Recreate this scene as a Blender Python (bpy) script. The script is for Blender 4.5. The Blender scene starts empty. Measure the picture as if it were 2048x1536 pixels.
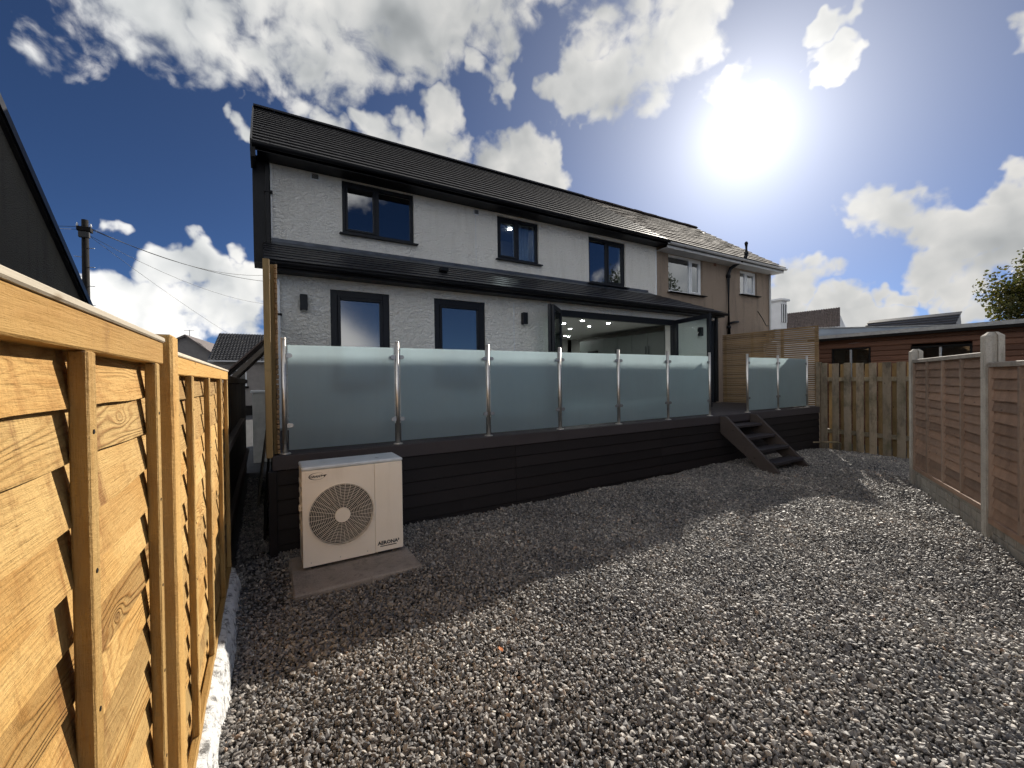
import bpy, bmesh, math, random
import numpy as np
from mathutils import Vector, Matrix, noise as mnoise
random.seed(7)
rng = np.random.default_rng(11)
R = math.radians
SC = bpy.context.scene
COL = SC.collection

# ------------------------------------------------------------------ camera
CAMZ = 1.5
YAW, PITCH, ROLL = 0.53467, -0.00974, -0.01388
fw = Vector((math.sin(YAW)*math.cos(PITCH), math.cos(YAW)*math.cos(PITCH), math.sin(PITCH)))
rt = Vector((math.cos(YAW), -math.sin(YAW), 0))
up = rt.cross(fw)
r2 = rt*math.cos(ROLL) + up*math.sin(ROLL)
u2 = -rt*math.sin(ROLL) + up*math.cos(ROLL)
cam_d = bpy.data.cameras.new('camera')
cam = bpy.data.objects.new('camera', cam_d)
COL.objects.link(cam)
cam.matrix_world = Matrix(((r2.x, u2.x, -fw.x, 0), (r2.y, u2.y, -fw.y, 0), (r2.z, u2.z, -fw.z, CAMZ), (0, 0, 0, 1)))
cam_d.sensor_width = 36
cam_d.lens = 834.7/2048*36
cam_d.clip_start = 0.02
cam_d.clip_end = 6000
SC.camera = cam

def pix_dir(px, py):
    """world direction of a place in the sky, given as it was measured"""
    return (fw + r2*((px-1024)/834.7) - u2*((py-768)/834.7)).normalized()

# ------------------------------------------------------------------ sun, sky, exposure
SUN_EL, SUN_AZ = 26.9, 60.2            # azimuth from +Y towards +X
sd = Vector((math.sin(R(SUN_AZ))*math.cos(R(SUN_EL)), math.cos(R(SUN_AZ))*math.cos(R(SUN_EL)), math.sin(R(SUN_EL))))
sl = bpy.data.lights.new('sun', 'SUN')
sl.energy = 5.0
sl.angle = R(0.6)
sl.color = (1.0, 0.93, 0.82)
so = bpy.data.objects.new('sun', sl)
COL.objects.link(so)
so.rotation_euler = sd.to_track_quat('Z', 'Y').to_euler()
so.location = (20, 12, 15)
SC.view_settings.view_transform = 'Standard'
SC.view_settings.look = 'None'
SC.view_settings.exposure = 0.65
SC.view_settings.gamma = 1.0
SC.view_settings.use_curve_mapping = False
SC.cycles.use_denoising = True
SC.cycles.use_adaptive_sampling = True
SC.cycles.adaptive_threshold = 0.025
SC.cycles.max_bounces = 7
SC.cycles.diffuse_bounces = 3
SC.cycles.glossy_bounces = 3
SC.cycles.transparent_max_bounces = 12
SC.cycles.sample_clamp_indirect = 6.0
SC.cycles.blur_glossy = 0.5


class NT:
    """small helper for building node trees"""
    def __init__(self, tree):
        self.t = tree
        self.n = tree.nodes
        self.l = tree.links
    def new(self, typ, **kw):
        nd = self.n.new(typ)
        for k, v in kw.items():
            setattr(nd, k, v)
        return nd
    def put(self, sock, v):
        if isinstance(v, bpy.types.NodeSocket):
            self.l.new(v, sock)
        else:
            if hasattr(sock, 'default_value'):
                try:
                    sock.default_value = v
                except Exception:
                    sock.default_value = (*v, 1.0)
    def m(self, op, a, b=0.0, c=None, clamp=False):
        nd = self.new('ShaderNodeMath', operation=op, use_clamp=clamp)
        self.put(nd.inputs[0], a)
        self.put(nd.inputs[1], b)
        if c is not None:
            self.put(nd.inputs[2], c)
        return nd.outputs[0]
    def v(self, op, a, b=(0, 0, 0), scale=None):
        nd = self.new('ShaderNodeVectorMath', operation=op)
        self.put(nd.inputs[0], a)
        self.put(nd.inputs[1], b)
        if scale is not None:
            self.put(nd.inputs['Scale'], scale)
        return nd.outputs['Value'] if op in ('DOT_PRODUCT', 'LENGTH', 'DISTANCE') else nd.outputs[0]
    def noise(self, vec, scale, detail=4, rough=0.5, dist=0.0, out=0):
        nd = self.new('ShaderNodeTexNoise')
        self.put(nd.inputs['Vector'], vec)
        self.put(nd.inputs['Scale'], scale)
        self.put(nd.inputs['Detail'], detail)
        self.put(nd.inputs['Roughness'], rough)
        self.put(nd.inputs['Distortion'], dist)
        return nd.outputs[out]
    def vor(self, vec, scale, feature='F1', rand=1.0, out='Distance'):
        nd = self.new('ShaderNodeTexVoronoi', feature=feature)
        self.put(nd.inputs['Vector'], vec)
        self.put(nd.inputs['Scale'], scale)
        self.put(nd.inputs['Randomness'], rand)
        return nd.outputs[out]
    def rng(self, val, a, b, c=0.0, d=1.0, smooth=False):
        nd = self.new('ShaderNodeMapRange', interpolation_type='SMOOTHSTEP' if smooth else 'LINEAR')
        for i, q in enumerate((val, a, b, c, d)):
            self.put(nd.inputs[i], q)
        return nd.outputs[0]
    def mix(self, f, a, b, mode='MIX'):
        nd = self.new('ShaderNodeMix', data_type='RGBA', blend_type=mode)
        self.put(nd.inputs[0], f)
        for s, q in ((nd.inputs[6], a), (nd.inputs[7], b)):
            if isinstance(q, bpy.types.NodeSocket):
                self.l.new(q, s)
            else:
                s.default_value = (*q, 1.0) if len(q) == 3 else q
        return nd.outputs[2]


# ---- cloud density as a node group of the direction
BLOBS = [  # place in the sky, size, weight
 (300,40,110,.6),(450,45,130,.8),(600,40,145,.95),(620,140,85,1),(690,130,85,1),(545,105,80,1),(760,60,120,1),(880,45,115,.9),(985,40,80,.7),
 (205,95,70,.35),(120,110,70,.22),(250,-70,190,1),(480,-110,220,1),(750,-90,240,1),(1020,-80,150,.9),(300,150,80,.35),(850,130,60,.5),
 (975,130,42,.8),(1005,165,34,.7),(1085,20,50,.5),
 (1165,160,60,1),(1230,165,75,1),(1300,130,80,1),(1360,85,75,1),(1395,50,55,.9),(1190,60,70,.75),(1125,185,40,.9),(1280,30,80,.8),(1300,190,55,.9),(1160,10,60,.6),
 (1450,200,60,.7),(1520,205,50,.6),(1545,250,36,.5),
 (1665,45,34,.8),(1692,110,36,.9),(1662,148,26,.8),(1718,72,26,.7),
 (1745,425,48,.9),(1800,440,55,1),(1850,470,70,1),(1920,460,75,1),(1995,455,80,1),(2050,440,80,1),(2045,370,40,.8),(1890,530,65,1),(1970,530,75,1),(2050,520,80,1),(1850,575,40,.8),(1930,575,50,.9),(2055,40,45,.8),(1785,588,28,.8),
 (1575,555,48,1),(1610,560,45,.9),(1640,618,42,1),(1700,620,48,1),(1750,630,40,.9),(1560,610,45,1),(1950,625,42,.9),(1890,632,42,.9),(1990,620,40,.8),
 (462,225,26,.8),(490,250,30,.8),(720,262,48,1),(655,250,38,.9),(885,245,50,1),(870,300,65,1),(960,315,52,1),(1040,330,62,1),(1095,345,45,1),(810,265,38,.8),(760,300,60,.9),(1000,290,40,.8),
 (330,535,55,1),(395,530,52,1),(205,565,45,1),(250,600,55,1),(320,610,75,1),(420,610,80,1),(480,580,60,1),(530,565,50,1),(200,620,60,1),(475,500,30,.6),(220,458,20,.7),(370,510,42,.9),(120,640,70,.9),(300,660,80,.9),(480,650,60,.8)]


def blob_params():
    out = []
    for cx, cy, r, w in BLOBS:
        c = pix_dir(cx, cy)
        a = 0.5*(c.angle(pix_dir(cx+r, cy)) + c.angle(pix_dir(cx, cy+r)))
        out.append((c, a*1.0, w))
    return out


def cloud_field(T, d):
    """where the clouds stand: soft lobes in view, added cumulus out of view, its cover raised to fill the shade"""
    field = None
    for c, a, w in blob_params():
        k = 1.0/(1-math.cos(a))
        dt = T.v('DOT_PRODUCT', d, tuple(c))
        e = T.m('MULTIPLY_ADD', dt, k*0.50, w*0.62 - k*0.50)
        field = e if field is None else T.m('MAXIMUM', field, e)
    field = T.m('MAXIMUM', field, -0.60)
    away = T.rng(T.v('DOT_PRODUCT', d, tuple(fw)), 0.50, 0.30)
    gen = T.rng(T.noise(T.v('ADD', d, (9.2, 6.1, 1.3)), 2.4, 2, 0.5), 0.37, 0.58, -0.60, 0.58)  # cloud cover out of view, increased to brighten the shaded side
    return T.m('MAXIMUM', field, T.m('SUBTRACT', T.m('MULTIPLY', T.m('ADD', gen, 0.60), away), 0.60))

def cloud_noise(T, p, det):
    return T.m('MULTIPLY', T.m('SUBTRACT', T.noise(p, 7.0, det, 0.52), 0.5), 2.0)

world = bpy.data.worlds.new('World')
SC.world = world
world.use_nodes = True
T = NT(world.node_tree)
T.n.clear()
tc = T.new('ShaderNodeTexCoord')
D = T.v('NORMALIZE', tc.outputs['Generated'])
sky = T.new('ShaderNodeTexSky', sky_type='NISHITA')
sky.sun_disc = False
sky.sun_elevation = R(SUN_EL)
sky.sun_rotation = R(SUN_AZ)
sky.altitude = 50
sky.air_density = 0.48
sky.dust_density = 0.15
sky.ozone_density = 8.0
warp = T.v('SCALE', T.v('SUBTRACT', T.noise(D, 10.0, 2, 0.5, out=1), (0.5, 0.5, 0.5)), scale=0.06)
DW = T.v('ADD', D, warp)
warp2 = T.v('SCALE', T.v('SUBTRACT', T.noise(D, 13.0, 3, 0.55, out=1), (0.5, 0.5, 0.5)), scale=0.15)
cf = cloud_field(T, T.v('NORMALIZE', T.v('ADD', D, warp2)))
d0 = T.m('ADD', T.m('ADD', cf, cloud_noise(T, DW, 8)), T.m('MULTIPLY', T.m('SUBTRACT', T.noise(DW, 27.0, 5, 0.55), 0.5), 0.85))
s0 = cloud_noise(T, DW, 3)
s1 = cloud_noise(T, T.v('ADD', DW, tuple(sd*0.05)), 3)
cosang = T.v('DOT_PRODUCT', D, tuple(sd))
ang = T.m('ARCCOSINE', T.m('MINIMUM', cosang, 0.99999))          # radians from the sun
alpha = T.rng(d0, -0.06, 0.46, 0, 1, True)
lit = T.m('ADD', T.m('MULTIPLY', T.m('SUBTRACT', s0, s1), 0.95), 0.74, clamp=True)
thick = T.rng(d0, 0.20, 1.2, 1.0, 0.66)
lit = T.m('MULTIPLY', lit, thick)
near = T.m('POWER', 2.718, T.m('MULTIPLY', ang, -4.5))
bright = T.m('ADD', T.m('MULTIPLY', lit, 9.2), 2.9)
bright = T.m('MULTIPLY', bright, T.m('MULTIPLY_ADD', cosang, -1.3, 1.92))   # clouds opposite the sun show lit faces, raised further to fill the shade
bright = T.m('MULTIPLY', bright, T.m('ADD', 0.92, T.m('MULTIPLY', near, 0.55)))
ccol = T.mix(lit, (0.86, 0.94, 1.0), (1.0, 0.975, 0.93))
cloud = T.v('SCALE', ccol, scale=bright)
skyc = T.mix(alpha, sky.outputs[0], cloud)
# thin bright veil of cloud about the sun
def expo(k, amp):
    return T.m('MULTIPLY', T.m('POWER', 2.71828, T.m('MULTIPLY', ang, -1.0/k)), amp)
veil = T.m('ADD', expo(0.15, 12.0), expo(0.040, 10.0))
halo = expo(0.34, 2.0)
vc = T.v('SCALE', (1.0, 0.98, 0.94), scale=T.m('ADD', veil, halo))
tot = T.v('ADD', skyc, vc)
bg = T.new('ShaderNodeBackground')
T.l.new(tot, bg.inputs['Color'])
bg.inputs['Strength'].default_value = 0.05
wo = T.new('ShaderNodeOutputWorld')
T.l.new(bg.outputs[0], wo.inputs[0])
try:
    world.cycles.sampling_method = 'MANUAL'
    world.cycles.sample_map_resolution = 512
except Exception:
    pass

# ------------------------------------------------------------------ materials
MATS = {}
def base_mat(name):
    m = bpy.data.materials.new(name)
    m.use_nodes = True
    T = NT(m.node_tree)
    b = m.node_tree.nodes['Principled BSDF']
    MATS[name] = m
    return m, T, b

def bump(T, b, h, dist, strength=1.0):
    nd = T.new('ShaderNodeBump')
    nd.inputs['Strength'].default_value = strength
    nd.inputs['Distance'].default_value = dist
    T.l.new(h, nd.inputs['Height'])
    T.l.new(nd.outputs[0], b.inputs['Normal'])

def objvec(T):
    tc = T.new('ShaderNodeTexCoord')
    oi = T.new('ShaderNodeObjectInfo')
    off = T.v('SCALE', (37.1, 11.7, 23.3), scale=oi.outputs['Random'])
    return T.v('ADD', tc.outputs['Object'], off), oi.outputs['Random'], tc.outputs['Object']

def plain(name, col, rough=0.5, metal=0.0, var=0.12, scale=9.0, bumpd=0.0, bscale=120, spec=None, streak=0.0):
    m, T, b = base_mat(name)
    vec, rnd, raw = objvec(T)
    n = T.noise(vec, scale, 5, 0.6)
    lo = tuple(c*(1-var*1.6) for c in col)
    hi = tuple(min(1, c*(1+var)) for c in col)
    c = T.mix(T.rng(n, 0.3, 0.7), lo, hi)
    if streak:
        st = T.noise(T.v('MULTIPLY', vec, (9, 9, 0.8)), 1.0, 4, 0.6)
        c = T.mix(T.m('MULTIPLY', T.rng(st, 0.5, 0.75), streak), c, tuple(q*0.35 for q in col))
    T.l.new(c, b.inputs['Base Color'])
    T.l.new(T.rng(n, 0.2, 0.8, rough*0.85, min(1, rough*1.15)), b.inputs['Roughness'])
    b.inputs['Metallic'].default_value = metal
    if spec is not None:
        b.inputs['Specular IOR Level'].default_value = spec
    if bumpd:
        bump(T, b, T.noise(vec, bscale, 4, 0.6), bumpd)
    return m

def wood(name, light, dark, knot, axis='x', rings=60, ring_amt=0.6, rough=0.72, grey=0.0, dirt=0.0, spec=0.25, bd=0.0016, moss=0.0, streak=0.0, line=1.6, orange=0.0):
    m, T, b = base_mat(name)
    vec, rnd, raw = objvec(T)
    order = {'x': (0, 1, 2), 'y': (1, 0, 2), 'z': (2, 0, 1)}[axis]
    sp = T.new('ShaderNodeSeparateXYZ')
    T.l.new(vec, sp.inputs[0])
    cb = T.new('ShaderNodeCombineXYZ')
    for i, o in enumerate(order):
        T.l.new(sp.outputs[o], cb.inputs[i])
    q = cb.outputs[0]                                          # x runs along the grain
    lowv = T.v('MULTIPLY', q, (1.0, 8.5, 8.5))
    kn = T.vor(T.v('MULTIPLY', q, (4.6, 9.5, 9.5)), 0.85)
    kd = T.m('POWER', 2.718, T.m('MULTIPLY', kn, -7.0))
    n1 = T.m('ADD', T.noise(lowv, 1.3, 2, 0.42, 0.25), T.m('MULTIPLY', kd, 0.26))
    ring = T.m('MULTIPLY_ADD', T.m('SINE', T.m('MULTIPLY', n1, float(rings))), 0.5, 0.5)
    ring = T.m('POWER', ring, line)
    patch = T.rng(T.noise(T.v('MULTIPLY', q, (1.1, 3.5, 3.5)), 1.0, 2, 0.5), 0.36, 0.62, 0.12, 1.0)
    ring = T.m('MULTIPLY', ring, T.m('MULTIPLY', patch, T.m('MULTIPLY_ADD', T.m('FRACT', T.m('MULTIPLY', rnd, 17.3)), 0.8, 0.35)))
    fib = T.noise(T.v('MULTIPLY', q, (7, 150, 150)), 1.0, 5, 0.7)
    saw = T.noise(T.v('MULTIPLY', q, (70, 34, 34)), 1.0, 4, 0.65)
    tone = T.noise(T.v('MULTIPLY', q, (1.2, 5, 5)), 1.0, 3, 0.5)
    f = T.m('ADD', T.m('MULTIPLY', ring, ring_amt), T.m('MULTIPLY', T.m('SUBTRACT', fib, 0.5), 0.9))
    f = T.m('ADD', f, T.m('MULTIPLY', T.m('SUBTRACT', tone, 0.45), 1.4), clamp=True)
    c = T.mix(f, light, dark)
    if orange:
        on = T.rng(T.noise(T.v('MULTIPLY', q, (2.2, 6.5, 6.5)), 1.0, 5, 0.62), 0.46, 0.66, 0, orange)
        c = T.mix(on, c, (0.34, 0.165, 0.032))
    kf = T.rng(kn, 0.105, 0.03, 0, 0.9, True)
    c = T.mix(kf, c, knot)
    stain = T.rng(T.noise(T.v('MULTIPLY', q, (4.5, 2.2, 2.2)), 1.0, 5, 0.7), 0.60, 0.74, 0, 0.75)
    c = T.mix(stain, c, tuple(0.55*a+0.45*k for a, k in zip(dark, knot)))
    if streak:
        gp = T.new('ShaderNodeNewGeometry').outputs['Position']
        sv = T.v('MULTIPLY', gp, (0.0, 11.0, 0.55))
        sn_ = T.noise(sv, 1.0, 5, 0.62, 0.3)
        sf = T.m('MULTIPLY', T.rng(sn_, 0.53, 0.64), T.rng(T.noise(gp, 14, 5, 0.7), 0.36, 0.58))
        c = T.mix(T.m('MULTIPLY', sf, streak), c, (0.15, 0.055, 0.013))
        rs = T.noise(T.v('MULTIPLY', q, (26, 70, 70)), 1.0, 4, 0.7)
        c = T.mix(T.rng(rs, 0.56, 0.72, 0, 0.55), c, dark)
    hv = T.m('MULTIPLY_ADD', rnd, 0.52, 0.74)
    if orange:
        c = T.mix(T.m('MULTIPLY', T.m('FRACT', T.m('MULTIPLY', rnd, 29.7)), 0.38), c, (0.36, 0.175, 0.035))
    c = T.v('SCALE', c, scale=hv)
    if grey:
        gr = T.rng(T.noise(T.v('MULTIPLY', q, (0.8, 3, 3)), 1.0, 5, 0.65), 0.35, 0.65, grey*0.4, grey)
        c = T.mix(gr, c, (0.20, 0.19, 0.175))
    if dirt:
        dn = T.rng(T.noise(T.v('MULTIPLY', raw, (3, 3, 1.2)), 1.6, 6, 0.7), 0.48, 0.70, 0, dirt)
        c = T.mix(dn, c, (0.022, 0.02, 0.016))
    if moss:
        mn = T.rng(T.noise(raw, 2.6, 6, 0.7), 0.50, 0.70, 0, moss)
        c = T.mix(mn, c, (0.055, 0.06, 0.022))
    T.l.new(c, b.inputs['Base Color'])
    b.inputs['Roughness'].default_value = rough
    b.inputs['Specular IOR Level'].default_value = spec
    h = T.m('ADD', T.m('MULTIPLY', ring, 0.35), T.m('ADD', T.m('MULTIPLY', fib, 0.7), T.m('MULTIPLY', saw, 0.55)))
    bump(T, b, h, bd, 0.9)
    return m

NEW = ((0.49, 0.325, 0.125), (0.20, 0.088, 0.016), (0.075, 0.030, 0.008))
for ax in 'xyz':
    wood('new_wood_'+ax, *NEW, axis=ax, rings=(118 if ax == 'y' else 60), ring_amt=(0.80 if ax == 'y' else 0.3), bd=0.010, line=(2.6 if ax == 'y' else 1.4), orange=0.55, streak=(0.8 if ax == 'y' else 0))
wood('rail_wood_y', (0.42, 0.255, 0.08), (0.26, 0.125, 0.028), (0.10, 0.05, 0.014), axis='y', rings=46, ring_amt=0.4, bd=0.005, line=2.4, orange=0.4)
wood('weathered_top_y', (0.50, 0.44, 0.35), (0.38, 0.32, 0.24), (0.25, 0.18, 0.11), axis='y', rings=24, ring_amt=0.3)
wood('slat_wood_y', (0.245, 0.16, 0.082), (0.15, 0.092, 0.044), (0.08, 0.045, 0.02), axis='y', rings=30, ring_amt=0.4, grey=0.08)
wood('slat_wood_z', (0.29, 0.20, 0.09), (0.19, 0.12, 0.05), (0.10, 0.05, 0.02), axis='z', rings=26, ring_amt=0.4)
wood('old_wood_z', (0.27, 0.20, 0.125), (0.15, 0.105, 0.06), (0.05, 0.03, 0.015), axis='z', rings=34, ring_amt=0.5, grey=0.45, dirt=0.75, moss=0.6)
wood('old_wood_back_z', (0.27, 0.185, 0.085), (0.17, 0.11, 0.05), (0.10, 0.055, 0.02), axis='z', rings=34, ring_amt=0.5, dirt=0.45, moss=0.4)
wood('old_wood_x', (0.22, 0.17, 0.10), (0.13, 0.09, 0.05), (0.05, 0.03, 0.015), axis='x', rings=34, grey=0.3, dirt=0.7, moss=0.6)
wood('panel_wood_x', (0.40, 0.245, 0.165), (0.29, 0.17, 0.11), (0.11, 0.06, 0.04), axis='x', rings=40, ring_amt=0.35, grey=0.34, dirt=0.25)
wood('panel_wood_z', (0.33, 0.23, 0.17), (0.25, 0.165, 0.12), (0.10, 0.06, 0.04), axis='z', rings=40, ring_amt=0.35, grey=0.3, dirt=0.25)
wood('pale_rail_x', (0.50, 0.44, 0.38), (0.36, 0.30, 0.25), (0.15, 0.12, 0.09), axis='x', rings=30, ring_amt=0.3, grey=0.4, dirt=0.5)
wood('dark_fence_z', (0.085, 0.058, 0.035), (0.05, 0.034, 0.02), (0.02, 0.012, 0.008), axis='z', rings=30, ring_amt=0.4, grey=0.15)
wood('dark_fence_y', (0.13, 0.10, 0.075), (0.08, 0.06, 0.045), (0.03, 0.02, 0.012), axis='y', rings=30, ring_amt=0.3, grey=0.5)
wood('deck_skirt_x', (0.013, 0.010, 0.0105), (0.0085, 0.0065, 0.007), (0.006, 0.005, 0.005), axis='x', rings=30, ring_amt=0.3, rough=0.62)
wood('deck_board_x', (0.040, 0.034, 0.036), (0.029, 0.024, 0.025), (0.03, 0.025, 0.025), axis='x', rings=10, ring_amt=0.2, rough=0.55)
wood('step_wood_y', (0.060, 0.048, 0.044), (0.042, 0.033, 0.030), (0.015, 0.01, 0.01), axis='y', rings=30, ring_amt=0.3, rough=0.6)
wood('cabin_wood_y', (0.125, 0.060, 0.038), (0.08, 0.038, 0.025), (0.04, 0.016, 0.01), axis='y', rings=30, ring_amt=0.4, rough=0.6)
wood('grey_board_y', (0.16, 0.12, 0.105), (0.10, 0.075, 0.065), (0.05, 0.04, 0.03), axis='y', rings=30, ring_amt=0.3)

plain('anthracite', (0.010, 0.012, 0.017), rough=0.45, var=0.05, spec=0.25)
plain('black_gloss', (0.007, 0.0075, 0.010), rough=0.42, var=0.1, spec=0.2)
plain('black_roof', (0.020, 0.019, 0.020), rough=0.50, var=0.25, scale=3, bumpd=0.002, bscale=60)
plain('lead', (0.07, 0.08, 0.10), rough=0.38, metal=0.5, var=0.3, scale=4)
plain('upvc_white', (0.74, 0.76, 0.78), rough=0.35, var=0.05)
plain('steel', (0.66, 0.63, 0.59), rough=0.40, metal=1.0, var=0.06, scale=30)
plain('galv', (0.42, 0.43, 0.44), rough=0.45, metal=0.9, var=0.15, scale=30)
plain('fascia_grey', (0.50, 0.51, 0.52), rough=0.5, var=0.1, scale=3)
plain('felt', (0.34, 0.34, 0.335), rough=0.9, var=0.15, scale=12, bumpd=0.002, bscale=200)
plain('metal_sheet', (0.30, 0.34, 0.39), rough=0.5, var=0.1, scale=2)
plain('creosote', (0.009, 0.0075, 0.007), spec=0.2, rough=0.85, var=0.3, scale=14, bumpd=0.003, bscale=40)
plain('wire', (0.012, 0.012, 0.012), rough=0.6)
plain('far_wall', (0.20, 0.185, 0.175), rough=0.9, var=0.1, scale=4)
plain('far_white', (0.68, 0.69, 0.70), rough=0.7, var=0.06, scale=2)
plain('pillar_render', (0.50, 0.49, 0.46), rough=0.9, var=0.12, scale=5, bumpd=0.002)
plain('far_tile', (0.035, 0.034, 0.036), rough=0.35, var=0.2, scale=6)
plain('far_tile_brown', (0.13, 0.105, 0.095), rough=0.6, var=0.2, scale=5)
plain('kitchen_wall', (0.42, 0.42, 0.40), rough=0.8, var=0.04)
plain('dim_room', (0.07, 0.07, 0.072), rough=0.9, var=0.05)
plain('kitchen_ceiling', (0.62, 0.62, 0.60), rough=0.8, var=0.03)
plain('kitchen_unit', (0.10, 0.115, 0.11), rough=0.45, var=0.05)
plain('oven_black', (0.008, 0.008, 0.009), rough=0.15)
plain('curtain', (0.45, 0.52, 0.62), rough=0.9, var=0.1)
plain('blind', (0.62, 0.62, 0.60), rough=0.8, var=0.05)
plain('rubber', (0.02, 0.02, 0.02), rough=0.8)
plain('brick_old', (0.22, 0.10, 0.07), rough=0.9, var=0.25, scale=14, bumpd=0.003, bscale=60)
plain('asphalt', (0.055, 0.055, 0.056), rough=0.9, var=0.25, scale=5, bumpd=0.004, bscale=80)
plain('print_black', (0.015, 0.015, 0.016), rough=0.5, var=0.02)
plain('bark', (0.075, 0.058, 0.042), rough=0.9, var=0.3, scale=12, bumpd=0.01, bscale=20)

def render_wall(name, col, scale, dist, stain=(0.45, 0.43, 0.40), samt=0.3, spots=0.0):
    m, T, b = base_mat(name)
    tc = T.new('ShaderNodeTexCoord')
    v = tc.outputs['Object']
    big = T.noise(v, 0.9, 5, 0.6)
    st = T.noise(T.v('MULTIPLY', v, (3.5, 3.5, 0.5)), 1.0, 5, 0.65)
    lump = T.noise(T.v('MULTIPLY', v, (1.0, 1.0, 1.35)), scale, 4, 0.62, 0.6)
    cell = T.vor(v, scale*1.5, 'SMOOTH_F1')
    h = T.m('ADD', T.rng(lump, 0.35, 0.72), T.m('MULTIPLY', T.m('SUBTRACT', 0.6, cell), 0.45))
    c = T.mix(T.m('MULTIPLY', T.rng(big, 0.35, 0.7), samt), col, tuple(a*s for a, s in zip(col, (0.86, 0.84, 0.80))))
    c = T.mix(T.m('MULTIPLY', T.rng(st, 0.50, 0.74), samt*1.3), c, stain)
    if spots:
        s = T.vor(v, 60)
        c = T.mix(T.m('MULTIPLY', T.rng(s, 0.35, 0.15), spots), c, tuple(q*1.5 for q in col))
        s2 = T.noise(v, 90, 3, 0.6)
        c = T.mix(T.rng(s2, 0.5, 0.7, 0, spots), c, tuple(q*0.45 for q in col))
    T.l.new(c, b.inputs['Base Color'])
    b.inputs['Roughness'].default_value = 0.9
    b.inputs['Specular IOR Level'].default_value = 0.2
    bump(T, b, h, dist)
    return m
render_wall('roughcast_white', (0.86, 0.845, 0.80), 17.0, 0.026, stain=(0.55, 0.52, 0.46), samt=0.25)
render_wall('pebbledash_brown', (0.36, 0.285, 0.225), 55.0, 0.012, stain=(0.16, 0.13, 0.11), samt=0.5, spots=0.55)
render_wall('pebbledash_dark', (0.16, 0.15, 0.125), 40.0, 0.014, stain=(0.04, 0.038, 0.034), samt=0.4, spots=0.6)

def concrete(name, col, rings=False):
    m, T, b = base_mat(name)
    vec, rnd, raw = objvec(T)
    n = T.noise(vec, 5, 6, 0.65)
    sp = T.noise(vec, 90, 4, 0.6)
    st = T.noise(T.v('MULTIPLY', raw, (14, 14, 2)), 1.0, 5, 0.7)
    c = T.mix(T.rng(n, 0.3, 0.7), tuple(q*0.72 for q in col), col)
    c = T.mix(T.rng(sp, 0.52, 0.68, 0, 0.45), c, tuple(q*0.45 for q in col))
    c = T.mix(T.rng(st, 0.52, 0.75, 0, 0.55), c, (0.05, 0.045, 0.035))
    T.l.new(c, b.inputs['Base Color'])
    b.inputs['Roughness'].default_value = 0.92
    b.inputs['Specular IOR Level'].default_value = 0.2
    bump(T, b, T.m('ADD', sp, T.m('MULTIPLY', T.vor(vec, 55), 0.6)), 0.004)
concrete('concrete_post', (0.42, 0.39, 0.345))
concrete('concrete_slab', (0.30, 0.265, 0.24))

def tile_mat(name, col, tw, streak=0.4, rough=0.5):
    m, T, b = base_mat(name)
    vec, rnd, raw = objvec(T)
    sp = T.new('ShaderNodeSeparateXYZ')
    T.l.new(raw, sp.inputs[0])
    cell = T.m('FLOOR', T.m('ADD', T.m('DIVIDE', sp.outputs[0], tw), T.m('MULTIPLY', rnd, 57.0)))
    wn = T.new('ShaderNodeTexWhiteNoise', noise_dimensions='2D')
    cb = T.new('ShaderNodeCombineXYZ')
    T.l.new(cell, cb.inputs[0]); T.l.new(T.m('MULTIPLY', rnd, 91.0), cb.inputs[1])
    T.l.new(cb.outputs[0], wn.inputs['Vector'])
    tone = T.m('MULTIPLY_ADD', wn.outputs[0], streak, 1-streak*0.5)
    n = T.noise(vec, 6, 6, 0.65)
    c = T.v('SCALE', T.mix(T.rng(n, 0.3, 0.75), tuple(q*0.7 for q in col), tuple(q*1.25 for q in col)), scale=tone)
    T.l.new(c, b.inputs['Base Color'])
    b.inputs['Roughness'].default_value = rough
    b.inputs['Specular IOR Level'].default_value = 0.22
    fr = T.m('FRACT', T.m('ADD', T.m('DIVIDE', sp.outputs[0], tw), T.m('MULTIPLY', rnd, 57.0)))
    j = T.m('ADD', T.rng(fr, 0.0, 0.05), T.rng(fr, 1.0, 0.95))
    bump(T, b, T.m('ADD', T.m('MULTIPLY', j, 1.0), T.m('MULTIPLY', T.noise(vec, 50, 3, 0.6), 0.25)), 0.006)
tile_mat('tile_black', (0.016, 0.0145, 0.0145), 0.33, 0.2, 0.55)
tile_mat('tile_brown', (0.070, 0.054, 0.046), 0.33, 0.55, 0.9)
tile_mat('slate_black', (0.012, 0.012, 0.014), 0.5, 0.3, 0.4)

def painted_stone():
    m, T, b = base_mat('painted_stone')
    vec, rnd, raw = objvec(T)
    n = T.noise(vec, 22, 6, 0.7)
    c = T.mix(T.rng(n, 0.50, 0.64), (0.62, 0.62, 0.61), (0.13, 0.125, 0.12))
    T.l.new(c, b.inputs['Base Color'])
    b.inputs['Roughness'].default_value = 0.8
    bump(T, b, T.noise(vec, 30, 6, 0.65), 0.02)
painted_stone()

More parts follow.
